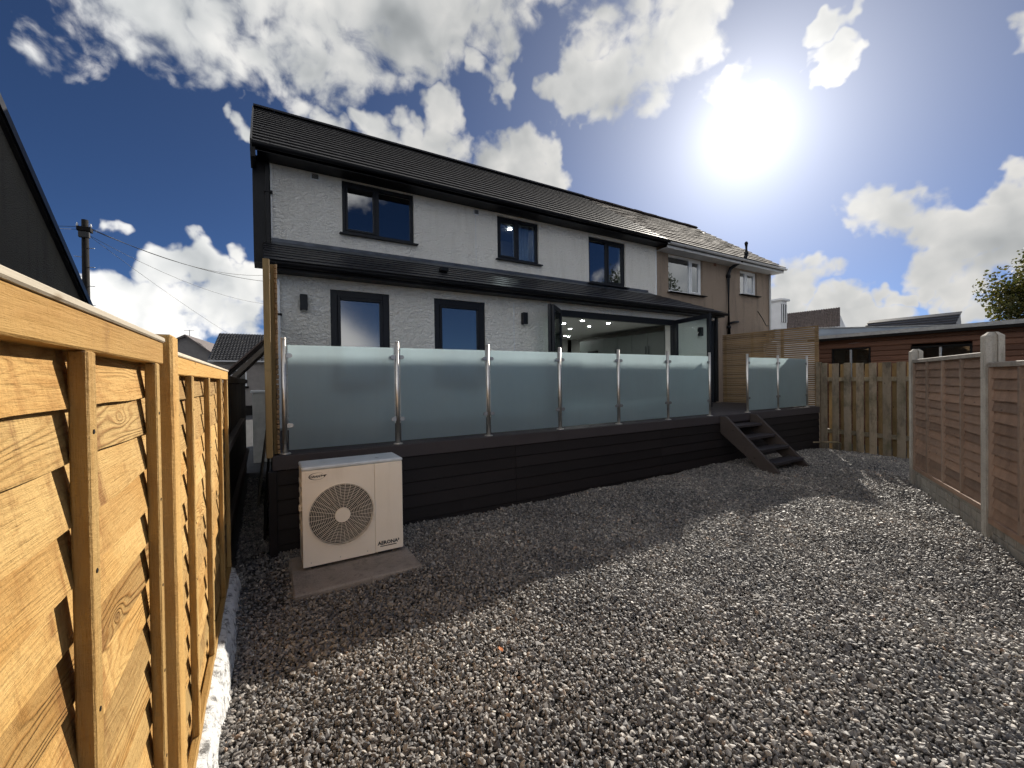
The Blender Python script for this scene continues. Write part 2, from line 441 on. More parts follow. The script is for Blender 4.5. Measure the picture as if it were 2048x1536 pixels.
def gravel_mat():
    m, T, b = base_mat('gravel_stone')
    at = T.new('ShaderNodeAttribute', attribute_type='INSTANCER', attribute_name='tint')
    tc = T.new('ShaderNodeTexCoord')
    n = T.noise(T.v('ADD', tc.outputs['Object'], T.v('SCALE', (9, 5, 7), scale=at.outputs['Fac'])), 60, 4, 0.6)
    cr = T.new('ShaderNodeValToRGB')
    e = cr.color_ramp.elements
    e[0].position = 0.0; e[0].color = (0.05, 0.052, 0.06, 1)
    e[1].position = 1.0; e[1].color = (0.66, 0.63, 0.55, 1)
    for p, q in ((0.25, (0.115, 0.109, 0.108)), (0.5, (0.19, 0.175, 0.163)), (0.72, (0.28, 0.256, 0.23)), (0.88, (0.44, 0.40, 0.355)), (0.97, (0.30, 0.19, 0.12))):
        el = e.new(p); el.color = (*q, 1)
    T.l.new(at.outputs['Fac'], cr.inputs[0])
    c = T.v('SCALE', cr.outputs[0], scale=T.rng(n, 0.3, 0.7, 0.78, 1.18))
    T.l.new(c, b.inputs['Base Color'])
    b.inputs['Roughness'].default_value = 0.6
    b.inputs['Specular IOR Level'].default_value = 0.42
gravel_mat()
plain('gravel_bed', (0.085, 0.078, 0.07), rough=0.95, var=0.5, scale=90, bumpd=0.02, bscale=70)

def glass_mats():
    # clear window pane: mirrors by Fresnel, else lets you look into the dim room
    m, T, b = base_mat('window_glass')
    T.n.remove(b)
    fr = T.new('ShaderNodeFresnel'); fr.inputs[0].default_value = 1.75
    gl = T.new('ShaderNodeBsdfGlossy'); gl.inputs['Roughness'].default_value = 0.01
    gl.inputs['Color'].default_value = (0.95, 0.97, 1, 1)
    tr = T.new('ShaderNodeBsdfTransparent'); tr.inputs[0].default_value = (0.80, 0.84, 0.86, 1)
    mx = T.new('ShaderNodeMixShader')
    bf = T.new('ShaderNodeNewGeometry').outputs['Backfacing']
    T.l.new(T.m('MULTIPLY', T.m('MULTIPLY', fr.outputs[0], 2.6, clamp=True), T.m('SUBTRACT', 1.0, bf)), mx.inputs[0])
    T.l.new(tr.outputs[0], mx.inputs[1]); T.l.new(gl.outputs[0], mx.inputs[2])
    out = [n for n in T.n if n.type == 'OUTPUT_MATERIAL'][0]
    T.l.new(mx.outputs[0], out.inputs[0])
    # lightly obscured pane downstairs
    m, T, b = base_mat('obscure_glass')
    b.inputs['Base Color'].default_value = (0.03, 0.04, 0.05, 1)
    b.inputs['Roughness'].default_value = 0.10
    b.inputs['IOR'].default_value = 2.9
    # clear leaf of the folding doors
    m, T, b = base_mat('door_glass')
    T.n.remove(b)
    fr = T.new('ShaderNodeFresnel'); fr.inputs[0].default_value = 1.45
    gl = T.new('ShaderNodeBsdfGlossy'); gl.inputs['Roughness'].default_value = 0.01
    tr = T.new('ShaderNodeBsdfTransparent'); tr.inputs[0].default_value = (0.86, 0.92, 0.89, 1)
    mx = T.new('ShaderNodeMixShader')
    bf = T.new('ShaderNodeNewGeometry').outputs['Backfacing']
    T.l.new(T.m('MULTIPLY', fr.outputs[0], T.m('SUBTRACT', 1.0, bf)), mx.inputs[0])
    T.l.new(tr.outputs[0], mx.inputs[1]); T.l.new(gl.outputs[0], mx.inputs[2])
    out = [n for n in T.n if n.type == 'OUTPUT_MATERIAL'][0]
    T.l.new(mx.outputs[0], out.inputs[0])
    # acid-etched balustrade glass: a diffusing sheet with a soft mirror
    m, T, b = base_mat('frosted_glass')
    T.n.remove(b)
    tl = T.new('ShaderNodeBsdfTranslucent'); tl.inputs[0].default_value = (0.88, 0.96, 0.98, 1)
    rf = T.new('ShaderNodeBsdfRefraction'); rf.inputs['Color'].default_value = (0.66, 0.80, 0.86, 1)
    rf.inputs['Roughness'].default_value = 0.38; rf.inputs['IOR'].default_value = 1.12
    mx0 = T.new('ShaderNodeMixShader'); mx0.inputs[0].default_value = 0.55
    T.l.new(tl.outputs[0], mx0.inputs[1]); T.l.new(rf.outputs[0], mx0.inputs[2])
    df = T.new('ShaderNodeBsdfDiffuse'); df.inputs[0].default_value = (0.36, 0.41, 0.42, 1)
    mx1 = T.new('ShaderNodeMixShader')
    gv_ = T.new('ShaderNodeTexCoord').outputs['Object']
    sm = T.noise(T.v('MULTIPLY', gv_, (1.6, 1.0, 0.9)), 1.3, 5, 0.6)
    dr = T.noise(T.v('MULTIPLY', gv_, (22, 1.0, 1.4)), 1.0, 4, 0.6)
    T.l.new(T.m('ADD', T.rng(sm, 0.3, 0.7, 0.07, 0.20), T.rng(dr, 0.52, 0.75, 0.0, 0.05)), mx1.inputs[0])
    T.l.new(mx0.outputs[0], mx1.inputs[1]); T.l.new(df.outputs[0], mx1.inputs[2])
    gl = T.new('ShaderNodeBsdfGlossy'); gl.inputs['Roughness'].default_value = 0.28
    fr = T.new('ShaderNodeFresnel'); fr.inputs[0].default_value = 1.5
    mx2 = T.new('ShaderNodeMixShader')
    bf = T.new('ShaderNodeNewGeometry').outputs['Backfacing']
    T.l.new(T.m('MULTIPLY', fr.outputs[0], T.m('SUBTRACT', 1.0, bf)), mx2.inputs[0])
    T.l.new(mx1.outputs[0], mx2.inputs[1]); T.l.new(gl.outputs[0], mx2.inputs[2])
    out = [n for n in T.n if n.type == 'OUTPUT_MATERIAL'][0]
    T.l.new(mx2.outputs[0], out.inputs[0])
    # lit downlight
    m, T, b = base_mat('lamp_glow')
    b.inputs['Emission Color'].default_value = (0.95, 1.0, 0.95, 1)
    b.inputs['Emission Strength'].default_value = 150.0
    # cream enamel of the outdoor unit
    m, T, b = base_mat('cream_enamel')
    vec, rnd, raw = objvec(T)
    n = T.noise(vec, 3, 5, 0.6)
    st = T.noise(T.v('MULTIPLY', raw, (10, 10, 0.9)), 1.0, 5, 0.65)
    c = T.mix(T.rng(n, 0.3, 0.7), (0.79, 0.715, 0.615), (0.84, 0.765, 0.67))
    c = T.mix(T.rng(st, 0.55, 0.8, 0, 0.3), c, (0.50, 0.42, 0.34))
    T.l.new(c, b.inputs['Base Color'])
    b.inputs['Roughness'].default_value = 0.34
    # leaves
    for nm, c0, c1 in (('leaf_gold', (0.10, 0.085, 0.012), (0.035, 0.05, 0.012)), ('leaf_green', (0.04, 0.06, 0.015), (0.022, 0.032, 0.01))):
        m, T, b = base_mat(nm)
        g = T.new('ShaderNodeNewGeometry')
        c = T.mix(g.outputs['Random Per Island'], c0, c1)
        T.l.new(c, b.inputs['Base Color'])
        b.inputs['Roughness'].default_value = 0.6
        b.inputs['Subsurface Weight'].default_value = 0.0
        tl = T.new('ShaderNodeBsdfTranslucent')
        T.l.new(T.v('SCALE', c, scale=1.4), tl.inputs[0])
        mx = T.new('ShaderNodeMixShader'); mx.inputs[0].default_value = 0.35
        out = [n for n in T.n if n.type == 'OUTPUT_MATERIAL'][0]
        T.l.new(b.outputs[0], mx.inputs[1]); T.l.new(tl.outputs[0], mx.inputs[2])
        T.l.new(mx.outputs[0], out.inputs[0])
glass_mats()
plain('pump_top', (0.55, 0.60, 0.65), rough=0.3, var=0.12, scale=7)

# ------------------------------------------------------------------ mesh helpers
def box(bm, x0, x1, y0, y1, z0, z1, bev=0.0, mtx=None):
    g = bmesh.ops.create_cube(bm, size=1.0)
    vs = g['verts']
    for v in vs:
        v.co = Vector(((x0+x1)/2 + v.co.x*(x1-x0), (y0+y1)/2 + v.co.y*(y1-y0), (z0+z1)/2 + v.co.z*(z1-z0)))
    if mtx is not None:
        for v in vs:
            v.co = mtx @ v.co
    if bev > 0:
        es = list({e for v in vs for e in v.link_edges})
        bmesh.ops.bevel(bm, geom=es, offset=bev, segments=1, affect='EDGES')
    return bm

def bxm(*a, **k):
    return box(bmesh.new(), *a, **k)

def tube(bm, p0, p1, r, n=12, r1=None, caps=True):
    p0, p1 = Vector(p0), Vector(p1)
    d = (p1-p0)
    q = d.to_track_quat('Z', 'Y').to_matrix()
    r1 = r if r1 is None else r1
    a = [bm.verts.new(p0 + q @ Vector((math.cos(t)*r, math.sin(t)*r, 0))) for t in [2*math.pi*i/n for i in range(n)]]
    b = [bm.verts.new(p1 + q @ Vector((math.cos(t)*r1, math.sin(t)*r1, 0))) for t in [2*math.pi*i/n for i in range(n)]]
    for i in range(n):
        f = bm.faces.new((a[i], a[(i+1) % n], b[(i+1) % n], b[i]))
        f.smooth = True
    if caps:
        bm.faces.new(list(reversed(a)))
        bm.faces.new(b)
    return bm

def pathtube(bm, pts, r, n=8):
    pts = [Vector(p) for p in pts]
    rings = []
    for i, p in enumerate(pts):
        d = (pts[min(i+1, len(pts)-1)] - pts[max(i-1, 0)]).normalized()
        q = d.to_track_quat('Z', 'Y').to_matrix()
        rr = r[i] if isinstance(r, (list, tuple)) else r
        rings.append([bm.verts.new(p + q @ Vector((math.cos(2*math.pi*k/n)*rr, math.sin(2*math.pi*k/n)*rr, 0))) for k in range(n)])
    for a, b in zip(rings, rings[1:]):
        for k in range(n):
            f = bm.faces.new((a[k], a[(k+1) % n], b[(k+1) % n], b[k]))
            f.smooth = True
    bm.faces.new(list(reversed(rings[0])))
    bm.faces.new(rings[-1])
    return bm

def prism(bm, pts, vec):
    vec = Vector(vec)
    a = [bm.verts.new(Vector(p)) for p in pts]
    b = [bm.verts.new(Vector(p)+vec) for p in pts]
    n = len(pts)
    bm.faces.new(a)
    bm.faces.new(list(reversed(b)))
    for i in range(n):
        bm.faces.new((a[i], b[i], b[(i+1) % n], a[(i+1) % n]))
    bmesh.ops.recalc_face_normals(bm, faces=bm.faces[:])
    return bm

def annulus(bm, c, r0, r1, y0, y1, n=48):
    """flat ring in the XZ plane around c, between y0 (front) and y1"""
    cx, cz = c
    R4 = []
    for r, y in ((r0, y0), (r1, y0), (r1, y1), (r0, y1)):
        R4.append([bm.verts.new((cx+math.cos(2*math.pi*i/n)*r, y, cz+math.sin(2*math.pi*i/n)*r)) for i in range(n)])
    for k in range(4):
        a, b = R4[k], R4[(k+1) % 4]
        for i in range(n):
            bm.faces.new((a[i], a[(i+1) % n], b[(i+1) % n], b[i]))
    return bm

def tomesh(bm, name, mat):
    bmesh.ops.recalc_face_normals(bm, faces=bm.faces[:]) if len(bm.faces) < 4000 else None
    me = bpy.data.meshes.new(name)
    bm.to_mesh(me)
    bm.free()
    me.materials.append(MATS[mat])
    return me

WLOC = {}
def thing(name, label, cat, loc=(0, 0, 0), rotz=0.0, group=None):
    o = bpy.data.objects.new(name, None)
    o.empty_display_size = 0.1
    COL.objects.link(o)
    o.location = loc
    o.rotation_euler = (0, 0, rotz)
    o['label'] = label
    o['category'] = cat
    if group:
        o['group'] = group
    WLOC[o] = Vector(loc)
    return o

def part(parent, name, bm, mat, local=False, kind=None, label=None):
    """bm is in world coordinates unless local; becomes a child mesh of parent"""
    if isinstance(bm, bpy.types.Mesh):
        me = bm
    else:
        if not local:
            w = WLOC[parent]
            bmesh.ops.translate(bm, vec=-w, verts=bm.verts[:])
        me = tomesh(bm, name, mat)
    o = bpy.data.objects.new(name, me)
    COL.objects.link(o)
    o.parent = parent
    WLOC[o] = WLOC[parent].copy()
    if kind:
        o['kind'] = kind
    if label:
        o['label'] = label
    return o

def place(parent, name, me, loc, rot=(0, 0, 0), scale=(1, 1, 1)):
    o = bpy.data.objects.new(name, me)
    COL.objects.link(o)
    o.parent = parent
    o.location = Vector(loc)
    o.rotation_euler = rot
    o.scale = scale
    WLOC[o] = WLOC[parent] + Vector(loc)
    return o

def solo(name, bm, mat, label=None, cat=None, group=None, kind=None, loc=(0, 0, 0)):
    bmesh.ops.translate(bm, vec=-Vector(loc), verts=bm.verts[:])
    o = bpy.data.objects.new(name, tomesh(bm, name, mat))
    COL.objects.link(o)
    o.location = loc
    WLOC[o] = Vector(loc)
    if label: o['label'] = label
    if cat: o['category'] = cat
    if group: o['group'] = group
    if kind: o['kind'] = kind
    return o

def wall_xz(x0, x1, z0, z1, y0, y1, holes=(), bm=None):
    """a wall slab facing -Y with real openings"""
    bm = bm or bmesh.new()
    xs = sorted({x0, x1, *[h[0] for h in holes], *[h[1] for h in holes]})
    zs = sorted({z0, z1, *[h[2] for h in holes], *[h[3] for h in holes]})
    xs = [x for x in xs if x0 <= x <= x1]; zs = [z for z in zs if z0 <= z <= z1]
    V = {}
    def vt(i, k, y):
        key = (i, k, y)
        if key not in V:
            V[key] = bm.verts.new((xs[i], y, zs[k]))
        return V[key]
    def solid(i, k):
        if i < 0 or k < 0 or i >= len(xs)-1 or k >= len(zs)-1:
            return False
        cx, cz = (xs[i]+xs[i+1])/2, (zs[k]+zs[k+1])/2
        return not any(h[0] < cx < h[1] and h[2] < cz < h[3] for h in holes)
    for i in range(len(xs)-1):
        for k in range(len(zs)-1):
            if not solid(i, k):
                continue
            bm.faces.new((vt(i, k, y0), vt(i+1, k, y0), vt(i+1, k+1, y0), vt(i, k+1, y0)))
            bm.faces.new((vt(i, k+1, y1), vt(i+1, k+1, y1), vt(i+1, k, y1), vt(i, k, y1)))
            for di, dk, a, b in ((-1, 0, (i, k), (i, k+1)), (1, 0, (i+1, k+1), (i+1, k)), (0, -1, (i+1, k), (i, k)), (0, 1, (i, k+1), (i+1, k+1))):
                if not solid(i+di, k+dk):
                    bm.faces.new((vt(*a, y0), vt(*b, y0), vt(*b, y1), vt(*a, y1)))
    return bm

def gz(x, y=0):
    return -0.06 + 0.009*(max(-1.0, min(10.0, x))-1.5) - 0.09*max(0.0, min(1.0, (x-8.2)/2.0))

# ================================================================== THE SETTING
bm = bmesh.new()
v = [bm.verts.new(p) for p in ((-2500, -2500, -0.45), (2500, -2500, -0.45), (2500, 2500, -0.45), (-2500, 2500, -0.45))]
bm.faces.new(v)
solo('ground', bm, 'asphalt', kind='structure')

bm = bmesh.new()
xs = np.linspace(-2.5, 12, 30); ys = np.linspace(-6, 9, 16)
gv = [[bm.verts.new((x, y, gz(x)-0.055)) for y in ys] for x in xs]
for i in range(len(xs)-1):
    for j in range(len(ys)-1):
        bm.faces.new((gv[i][j], gv[i+1][j], gv[i+1][j+1], gv[i][j+1]))
solo('gravel_yard', bm, 'gravel_bed', kind='structure')

# right-hand fence line (post A to post B and on)
FA = Vector((7.68, 2.10, 0)); FB = Vector((5.775, 1.053, 0))
fdir = (FB-FA).normalized()
fnrm = Vector((-fdir.y, fdir.x, 0))                      # away from the yard
FROT = math.atan2(fdir.y, fdir.x)

# ---- loose gravel: real stones, instanced
def stone_mesh(i):
    bm = bmesh.new()
    n = 16
    for k in range(n):
        d = Vector(rng.normal(size=3)).normalized()
        d = Vector((d.x*1.0, d.y*random.uniform(.55, .82), d.z*random.uniform(.36, .60)))*random.uniform(.85, 1.1)
        bm.verts.new(d)
    bmesh.ops.convex_hull(bm, input=bm.verts[:])
    bmesh.ops.bevel(bm, geom=bm.edges[:], offset=0.07, segments=1, affect='EDGES', clamp_overlap=True)
    me = bpy.data.meshes.new('stone')
    bm.to_mesh(me); bm.free()
    me.materials.append(MATS['gravel_stone'])
    o = bpy.data.objects.new('stone_shape', me)
    return o

def build_gravel():
    protos = [stone_mesh(i) for i in range(7)]
    P = []
    def layer(x0, x1, y0, y1, s, zoff, jit):
        nx, ny = int((x1-x0)/s), int((y1-y0)/s)
        gx, gy = np.meshgrid(x0+(np.arange(nx)+.5)*s, y0+(np.arange(ny)+.5)*s)
        p = np.stack([gx.ravel(), gy.ravel()], 1) + rng.uniform(-.55, .55, (nx*ny, 2))*s
        z = -0.06+0.009*(np.clip(p[:, 0], -1, 10)-1.5) - 0.09*np.clip((p[:, 0]-8.2)/2.0, 0, 1) + zoff + rng.uniform(-jit, jit, len(p))
        # gentle hollows and heaps
        z += 0.009*np.sin(p[:, 0]*2.3+p[:, 1]*1.1)+0.008*np.sin(p[:, 0]*1.1-p[:, 1]*3.1+1)+0.007*np.sin(p[:, 0]*5.2+p[:, 1]*4.3)+0.004*np.sin(p[:, 0]*9.7-p[:, 1]*8.3)
        # chippings heaped against the slab
        ex = np.maximum(np.maximum(.15-p[:, 0], p[:, 0]-1.10), 0); ey = np.maximum(np.maximum(3.345-p[:, 1], p[:, 1]-4.1), 0)
        z += .032*np.exp(-np.hypot(ex, ey)/.16)
        return np.column_stack([p, z])
    A = np.concatenate([layer(-.25, 10.5, -.5, 8.2, .0172, -0.006, .006), layer(-.25, 10.5, -.5, 8.2, .031, 0.004, .006), layer(-.25, 10.5, -.5, 8.2, .030, -.016, .004)])
    F = np.array(fw[:2]); dep = A[:, 0]*F[0] + A[:, 1]*F[1]
    lat = A[:, 0]*rt.x + A[:, 1]*rt.y
    keep = (dep > 1.35) & (np.abs(lat) < dep*1.30+.3)
    rel = (A[:, 0]-FA.x)*fnrm.x + (A[:, 1]-FA.y)*fnrm.y
    keep &= (rel < -0.05) | (A[:, 0] > 7.7)
    keep &= ~((A[:, 1] > 4.6) & (A[:, 0] > .12))
    keep &= ~((A[:, 0] > 7.6) & (A[:, 1] < 2.0))
    # the slab of the outdoor unit and the bare soil beside it
    keep &= ~((A[:, 0] > .155) & (A[:, 0] < 1.10) & (A[:, 1] > 3.36) & (A[:, 1] < 4.1))
    bare = (A[:, 0] < .12) & (A[:, 1] > 3.3) & (A[:, 1] < 4.6) & (rng.random(len(A)) < .6)
    keep &= ~bare
    # thinner sampling far away
    keep &= (dep < 4.2) | (rng.random(len(A)) < .80)
    A = A[keep]
    n = len(A)
    me = bpy.data.meshes.new('gravel')
    me.vertices.add(n)
    me.vertices.foreach_set('co', A.astype(np.float32).ravel())
    def attr(nm, typ, data, key):
        a = me.attributes.new(nm, typ, 'POINT')
        a.data.foreach_set(key, np.ascontiguousarray(data, dtype=np.float32 if typ != 'INT' else np.int32).ravel())
    pt = 0.05*np.sin(A[:, 0]*1.7+A[:, 1]*2.9)+0.05*np.sin(A[:, 0]*3.9-A[:, 1]*2.1+2)+0.03*np.sin(A[:, 0]*8.1+A[:, 1]*6.7)
    attr('tint', 'FLOAT', np.clip(rng.beta(2.2, 2.4, n)+pt, 0, 1), 'value')
    rot = np.column_stack([rng.normal(0, .62, n), rng.normal(0, .62, n), rng.uniform(0, 6.28, n)])
    attr('rot', 'FLOAT_VECTOR', rot, 'vector')
    sz = np.clip(rng.lognormal(math.log(.0127), .31, n), .0065, .028)
    dep = A[:, 0]*F[0] + A[:, 1]*F[1]
    sz *= np.where(dep > 4.2, 1.12, 1.0)
    attr('size', 'FLOAT', sz, 'value')
    attr('which', 'INT', rng.integers(0, len(protos), n), 'value')
    ob = bpy.data.objects.new('gravel', me)
    COL.objects.link(ob)
    me.materials.append(MATS['gravel_stone'])
    ob['kind'] = 'stuff'
    ob['label'] = 'loose grey and beige angular gravel chippings covering the yard'
    ob['category'] = 'gravel'
    g = bpy.data.node_groups.new('scatter_stones', 'GeometryNodeTree')
    g.interface.new_socket('Geometry', in_out='INPUT', socket_type='NodeSocketGeometry')
    g.interface.new_socket('Geometry', in_out='OUTPUT', socket_type='NodeSocketGeometry')
    gi = g.nodes.new('NodeGroupInput'); go = g.nodes.new('NodeGroupOutput')
    m2p = g.nodes.new('GeometryNodeMeshToPoints')
    g.links.new(gi.outputs[0], m2p.inputs['Mesh'])
    g2i = g.nodes.new('GeometryNodeGeometryToInstance')
    for p in protos:
        oi = g.nodes.new('GeometryNodeObjectInfo')
        oi.inputs['Object'].default_value = p
        g.links.new(oi.outputs['Geometry'], g2i.inputs[0])
    iop = g.nodes.new('GeometryNodeInstanceOnPoints')
    g.links.new(m2p.outputs[0], iop.inputs['Points'])
    g.links.new(g2i.outputs[0], iop.inputs['Instance'])
    iop.inputs['Pick Instance'].default_value = True
    def na(nm, typ):
        a = g.nodes.new('GeometryNodeInputNamedAttribute'); a.data_type = typ
        a.inputs['Name'].default_value = nm
        return a.outputs['Attribute']
    g.links.new(na('which', 'INT'), iop.inputs['Instance Index'])
    e2r = g.nodes.new('FunctionNodeEulerToRotation')
    g.links.new(na('rot', 'FLOAT_VECTOR'), e2r.inputs[0])
    g.links.new(e2r.outputs[0], iop.inputs['Rotation'])
    g.links.new(na('size', 'FLOAT'), iop.inputs['Scale'])
    g.links.new(iop.outputs[0], go.inputs[0])
    md = ob.modifiers.new('scatter', 'NODES')
    md.node_group = g
    print('gravel stones', n)
build_gravel()

# ================================================================== MAIN HOUSE
U, W = 8.80, 6.75                # upper wall plane, extension wall plane
HX0, HX1 = 0.15, 10.45
EAVE_Y, EAVE_Z, RIDGE_Y, RIDGE_Z = 8.36, 5.62, 12.2, 8.36
house = thing('house', 'white roughcast two-storey house with black tiled roof and rear extension', 'house', (HX0, U, gz(0)))

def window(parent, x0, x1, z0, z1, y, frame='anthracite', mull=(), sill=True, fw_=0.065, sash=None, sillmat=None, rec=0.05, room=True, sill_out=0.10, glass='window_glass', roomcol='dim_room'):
    """frame set rec behind wall face y; panes, sill and a dim room behind"""
    yf = y+rec
    bm = bmesh.new()
    b = 0.004
    box(bm, x0, x0+fw_, yf, yf+.07, z0, z1, b)
    box(bm, x1-fw_, x1, yf, yf+.07, z0, z1, b)
    box(bm, x0+fw_+.0005, x1-fw_-.0005, yf+.001, yf+.069, z1-fw_, z1, b)
    box(bm, x0+fw_+.0005, x1-fw_-.0005, yf+.001, yf+.069, z0, z0+fw_, b)
    w = part(parent, 'window', bm, frame)
    edges = [x0+fw_] + [q for mx in mull for q in (mx-fw_*.55, mx+fw_*.55)] + [x1-fw_]
    for mx in mull:
        part(w, 'mullion', bxm(mx-fw_*.55+.0005, mx+fw_*.55-.0005, yf+.002, yf+.068, z0+fw_+.0005, z1-fw_-.0005, b), frame)
    for i in range(0, len(edges), 2):
        a, c = edges[i], edges[i+1]
        if sash and (i//2) in sash:
            bm = bmesh.new(); s = .045; ys = yf-.012
            box(bm, a+.003, a+s, ys, ys+.055, z0+fw_+.003, z1-fw_-.003, b)
            box(bm, c-s, c-.003, ys, ys+.055, z0+fw_+.003, z1-fw_-.003, b)
            box(bm, a+s+.0005, c-s-.0005, ys+.001, ys+.054, z1-fw_-s, z1-fw_-.003, b)
            box(bm, a+s+.0005, c-s-.0005, ys+.001, ys+.054, z0+fw_+.003, z0+fw_+s, b)
            part(w, 'sash', bm, frame)
            part(w, 'pane', bxm(a+s-.004, c-s+.004, yf+.026, yf+.032, z0+fw_+s-.004, z1-fw_-s+.004), glass)
        else:
            part(w, 'pane', bxm(a-.004, c+.004, yf+.03, yf+.036, z0+fw_-.004, z1-fw_+.004), glass)
    if sill:
        bm = bmesh.new()
        prism(bm, [(x0-.06, y-sill_out, z0-.035), (x0-.06, y-sill_out, z0-.012), (x0-.06, y+rec+.02, z0-.002), (x0-.06, y+rec+.02, z0-.035)], (x1-x0+.12, 0, 0))
        part(w, 'sill', bm, sillmat or frame)
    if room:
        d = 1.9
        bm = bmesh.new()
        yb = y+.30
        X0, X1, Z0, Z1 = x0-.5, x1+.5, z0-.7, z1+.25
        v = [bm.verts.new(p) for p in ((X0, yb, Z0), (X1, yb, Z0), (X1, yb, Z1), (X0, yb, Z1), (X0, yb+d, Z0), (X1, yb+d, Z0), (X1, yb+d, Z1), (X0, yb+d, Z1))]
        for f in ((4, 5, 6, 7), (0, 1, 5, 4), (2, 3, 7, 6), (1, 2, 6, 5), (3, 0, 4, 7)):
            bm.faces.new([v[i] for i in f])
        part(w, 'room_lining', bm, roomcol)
    return w

# openings: upper windows, lower windows, folding doors
UW = [(1.37, 2.82, 4.45, 5.50), (4.86, 6.06, 4.42, 5.46), (7.72, 9.12, 4.15, 5.43)]
LW = [(0.862, 1.738, 1.35, 2.895), (2.487, 3.453, 1.35, 2.905)]
BF = (5.03, 8.66, 0.832, 2.905)
wall_top = 5.60
part(house, 'upper_wall', wall_xz(HX0, HX1-.003, 3.4, wall_top, U, U+.30, UW), 'roughcast_white')
part(house, 'lower_wall', wall_xz(HX0, 10.14, 0.60, 3.12, W, W+.30, LW+[BF]), 'roughcast_white')
# side, back and gable walls (they close the shell and throw its shadow)
part(house, 'extension_side_wall', bxm(HX0+.001, HX0+.30, W+.302, U-.002, 0.0, 3.05), 'roughcast_white')
part(house, 'extension_side_wall', bxm(10.142, 10.20, W+.302, U-.002, 0.0, 3.0), 'roughcast_white')
bm = bmesh.new()
box(bm, HX0+.001, HX0+.28, U+.302, 15.6, -.3, 5.6)
prism(bm, [(HX0+.002, U+.05, 5.602), (HX0+.002, 15.6, 5.602), (HX0+.002, RIDGE_Y, RIDGE_Z-.18)], (.25, 0, 0))
part(house, 'gable_wall', bm, 'roughcast_white')
part(house, 'front_wall', bxm(HX0+.29, HX1-.003, 15.3, 15.6, -.3, 5.6), 'roughcast_white')
# damp grey strip and movement joint beads on the render
for x in (4.28, 4.05):
    zz = (4.1, 5.4) if x == 4.28 else (1.2, 2.95)
    yy = U if x == 4.28 else W
    part(house, 'render_bead', bxm(x, x+.012, yy-.004, yy+.01, zz[0], zz[1]), 'upvc_white')
part(house, 'render_bead', bxm(HX1-.045, HX1-.004, U-.006, U+.02, 3.95, 5.5, .002), 'upvc_white')
part(house, 'render_bead', bxm(HX0-.004, HX0+.02, U-.006, U+.02, 4.05, 5.5, .002), 'upvc_white')
part(house, 'render_bead', bxm(HX0-.004, HX0+.02, W-.006, W+.02, .9, 2.95, .002), 'upvc_white')

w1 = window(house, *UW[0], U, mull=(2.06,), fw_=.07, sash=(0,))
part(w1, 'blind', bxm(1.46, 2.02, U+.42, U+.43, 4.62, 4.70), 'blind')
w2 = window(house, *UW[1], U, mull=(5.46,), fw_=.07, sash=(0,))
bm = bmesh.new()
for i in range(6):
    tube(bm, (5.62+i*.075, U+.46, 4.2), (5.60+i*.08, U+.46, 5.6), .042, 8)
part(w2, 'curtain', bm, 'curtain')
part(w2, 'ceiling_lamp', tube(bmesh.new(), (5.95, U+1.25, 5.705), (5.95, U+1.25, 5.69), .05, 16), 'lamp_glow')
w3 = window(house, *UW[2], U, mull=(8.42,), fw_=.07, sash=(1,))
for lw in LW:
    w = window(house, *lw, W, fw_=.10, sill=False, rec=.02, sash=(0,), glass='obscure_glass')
# wall vents
for (x0, x1, z0, z1) in ((0.835, 0.950, 5.395, 5.485), (4.255, 4.352, 5.375, 5.465)):
    vt = part(house, 'air_vent', bxm(x0-.02, x1+.02, U-.012, U+.02, z0-.02, z1+.02, .004), 'upvc_white')
    for k in range(5):
        zc = z0+.008+(z1-z0-.016)*k/4
        part(vt, 'louvre', bxm(x0, x1, U-.022, U-.0125, zc-.006, zc+.005), 'anthracite')

# ---- main roof: eaves box, gutter, tile courses
slope = Vector((0, RIDGE_Y-EAVE_Y, RIDGE_Z-EAVE_Z)); SL = slope.length; sn = slope.normalized(); nrm = Vector((0, -sn.z, sn.y))
def courses(parent, x0, x1, n, mat, base=Vector((0, EAVE_Y, EAVE_Z)), d=sn, nn=nrm, length=SL, th=0.024, lift=0.030, wob=0.0):
    g = length/n
    for i in range(n):
        a = base + d*(g*i-.02) + nn*(lift*1.0)
        b = base + d*(g*(i+1)+.03) + nn*.002
        bm = bmesh.new()
        w = random.uniform(-wob, wob)
        xa = x0+random.uniform(-.006, .006); xb = x1+random.uniform(-.006, .006)
        segs = 1 if not wob else 16
        prev = None
        for s in range(segs+1):
            x = xa+(xb-xa)*s/segs
            off = nn*(random.uniform(-wob, wob) if wob else 0)
            ring = [bm.verts.new(Vector((x, 0, 0))+q+off) for q in (a, b, b-nn*th, a-nn*th)]
            if prev:
                for k in range(4):
                    bm.faces.new((prev[k], prev[(k+1) % 4], ring[(k+1) % 4], ring[k]))
            else:
                bm.faces.new(ring)
            prev = ring
        bm.faces.new(list(reversed(prev)))
        part(parent, 'tile_course', bm, mat)
bm = bmesh.new()
prism(bm, [(HX0-.20, EAVE_Y+.02, EAVE_Z-.02), (HX0-.20, RIDGE_Y, RIDGE_Z-.03), (HX0-.20, 2*RIDGE_Y-EAVE_Y, EAVE_Z-.03), (HX0-.20, 2*RIDGE_Y-EAVE_Y, EAVE_Z-.13), (HX0-.20, RIDGE_Y, RIDGE_Z-.15), (HX0-.20, EAVE_Y+.02, EAVE_Z-.12)], (HX1-HX0+.19, 0, 0))
roof = part(house, 'roof', bm, 'black_roof')
courses(roof, HX0-.28, HX1-.02, 15, 'tile_black')
bm = bmesh.new()
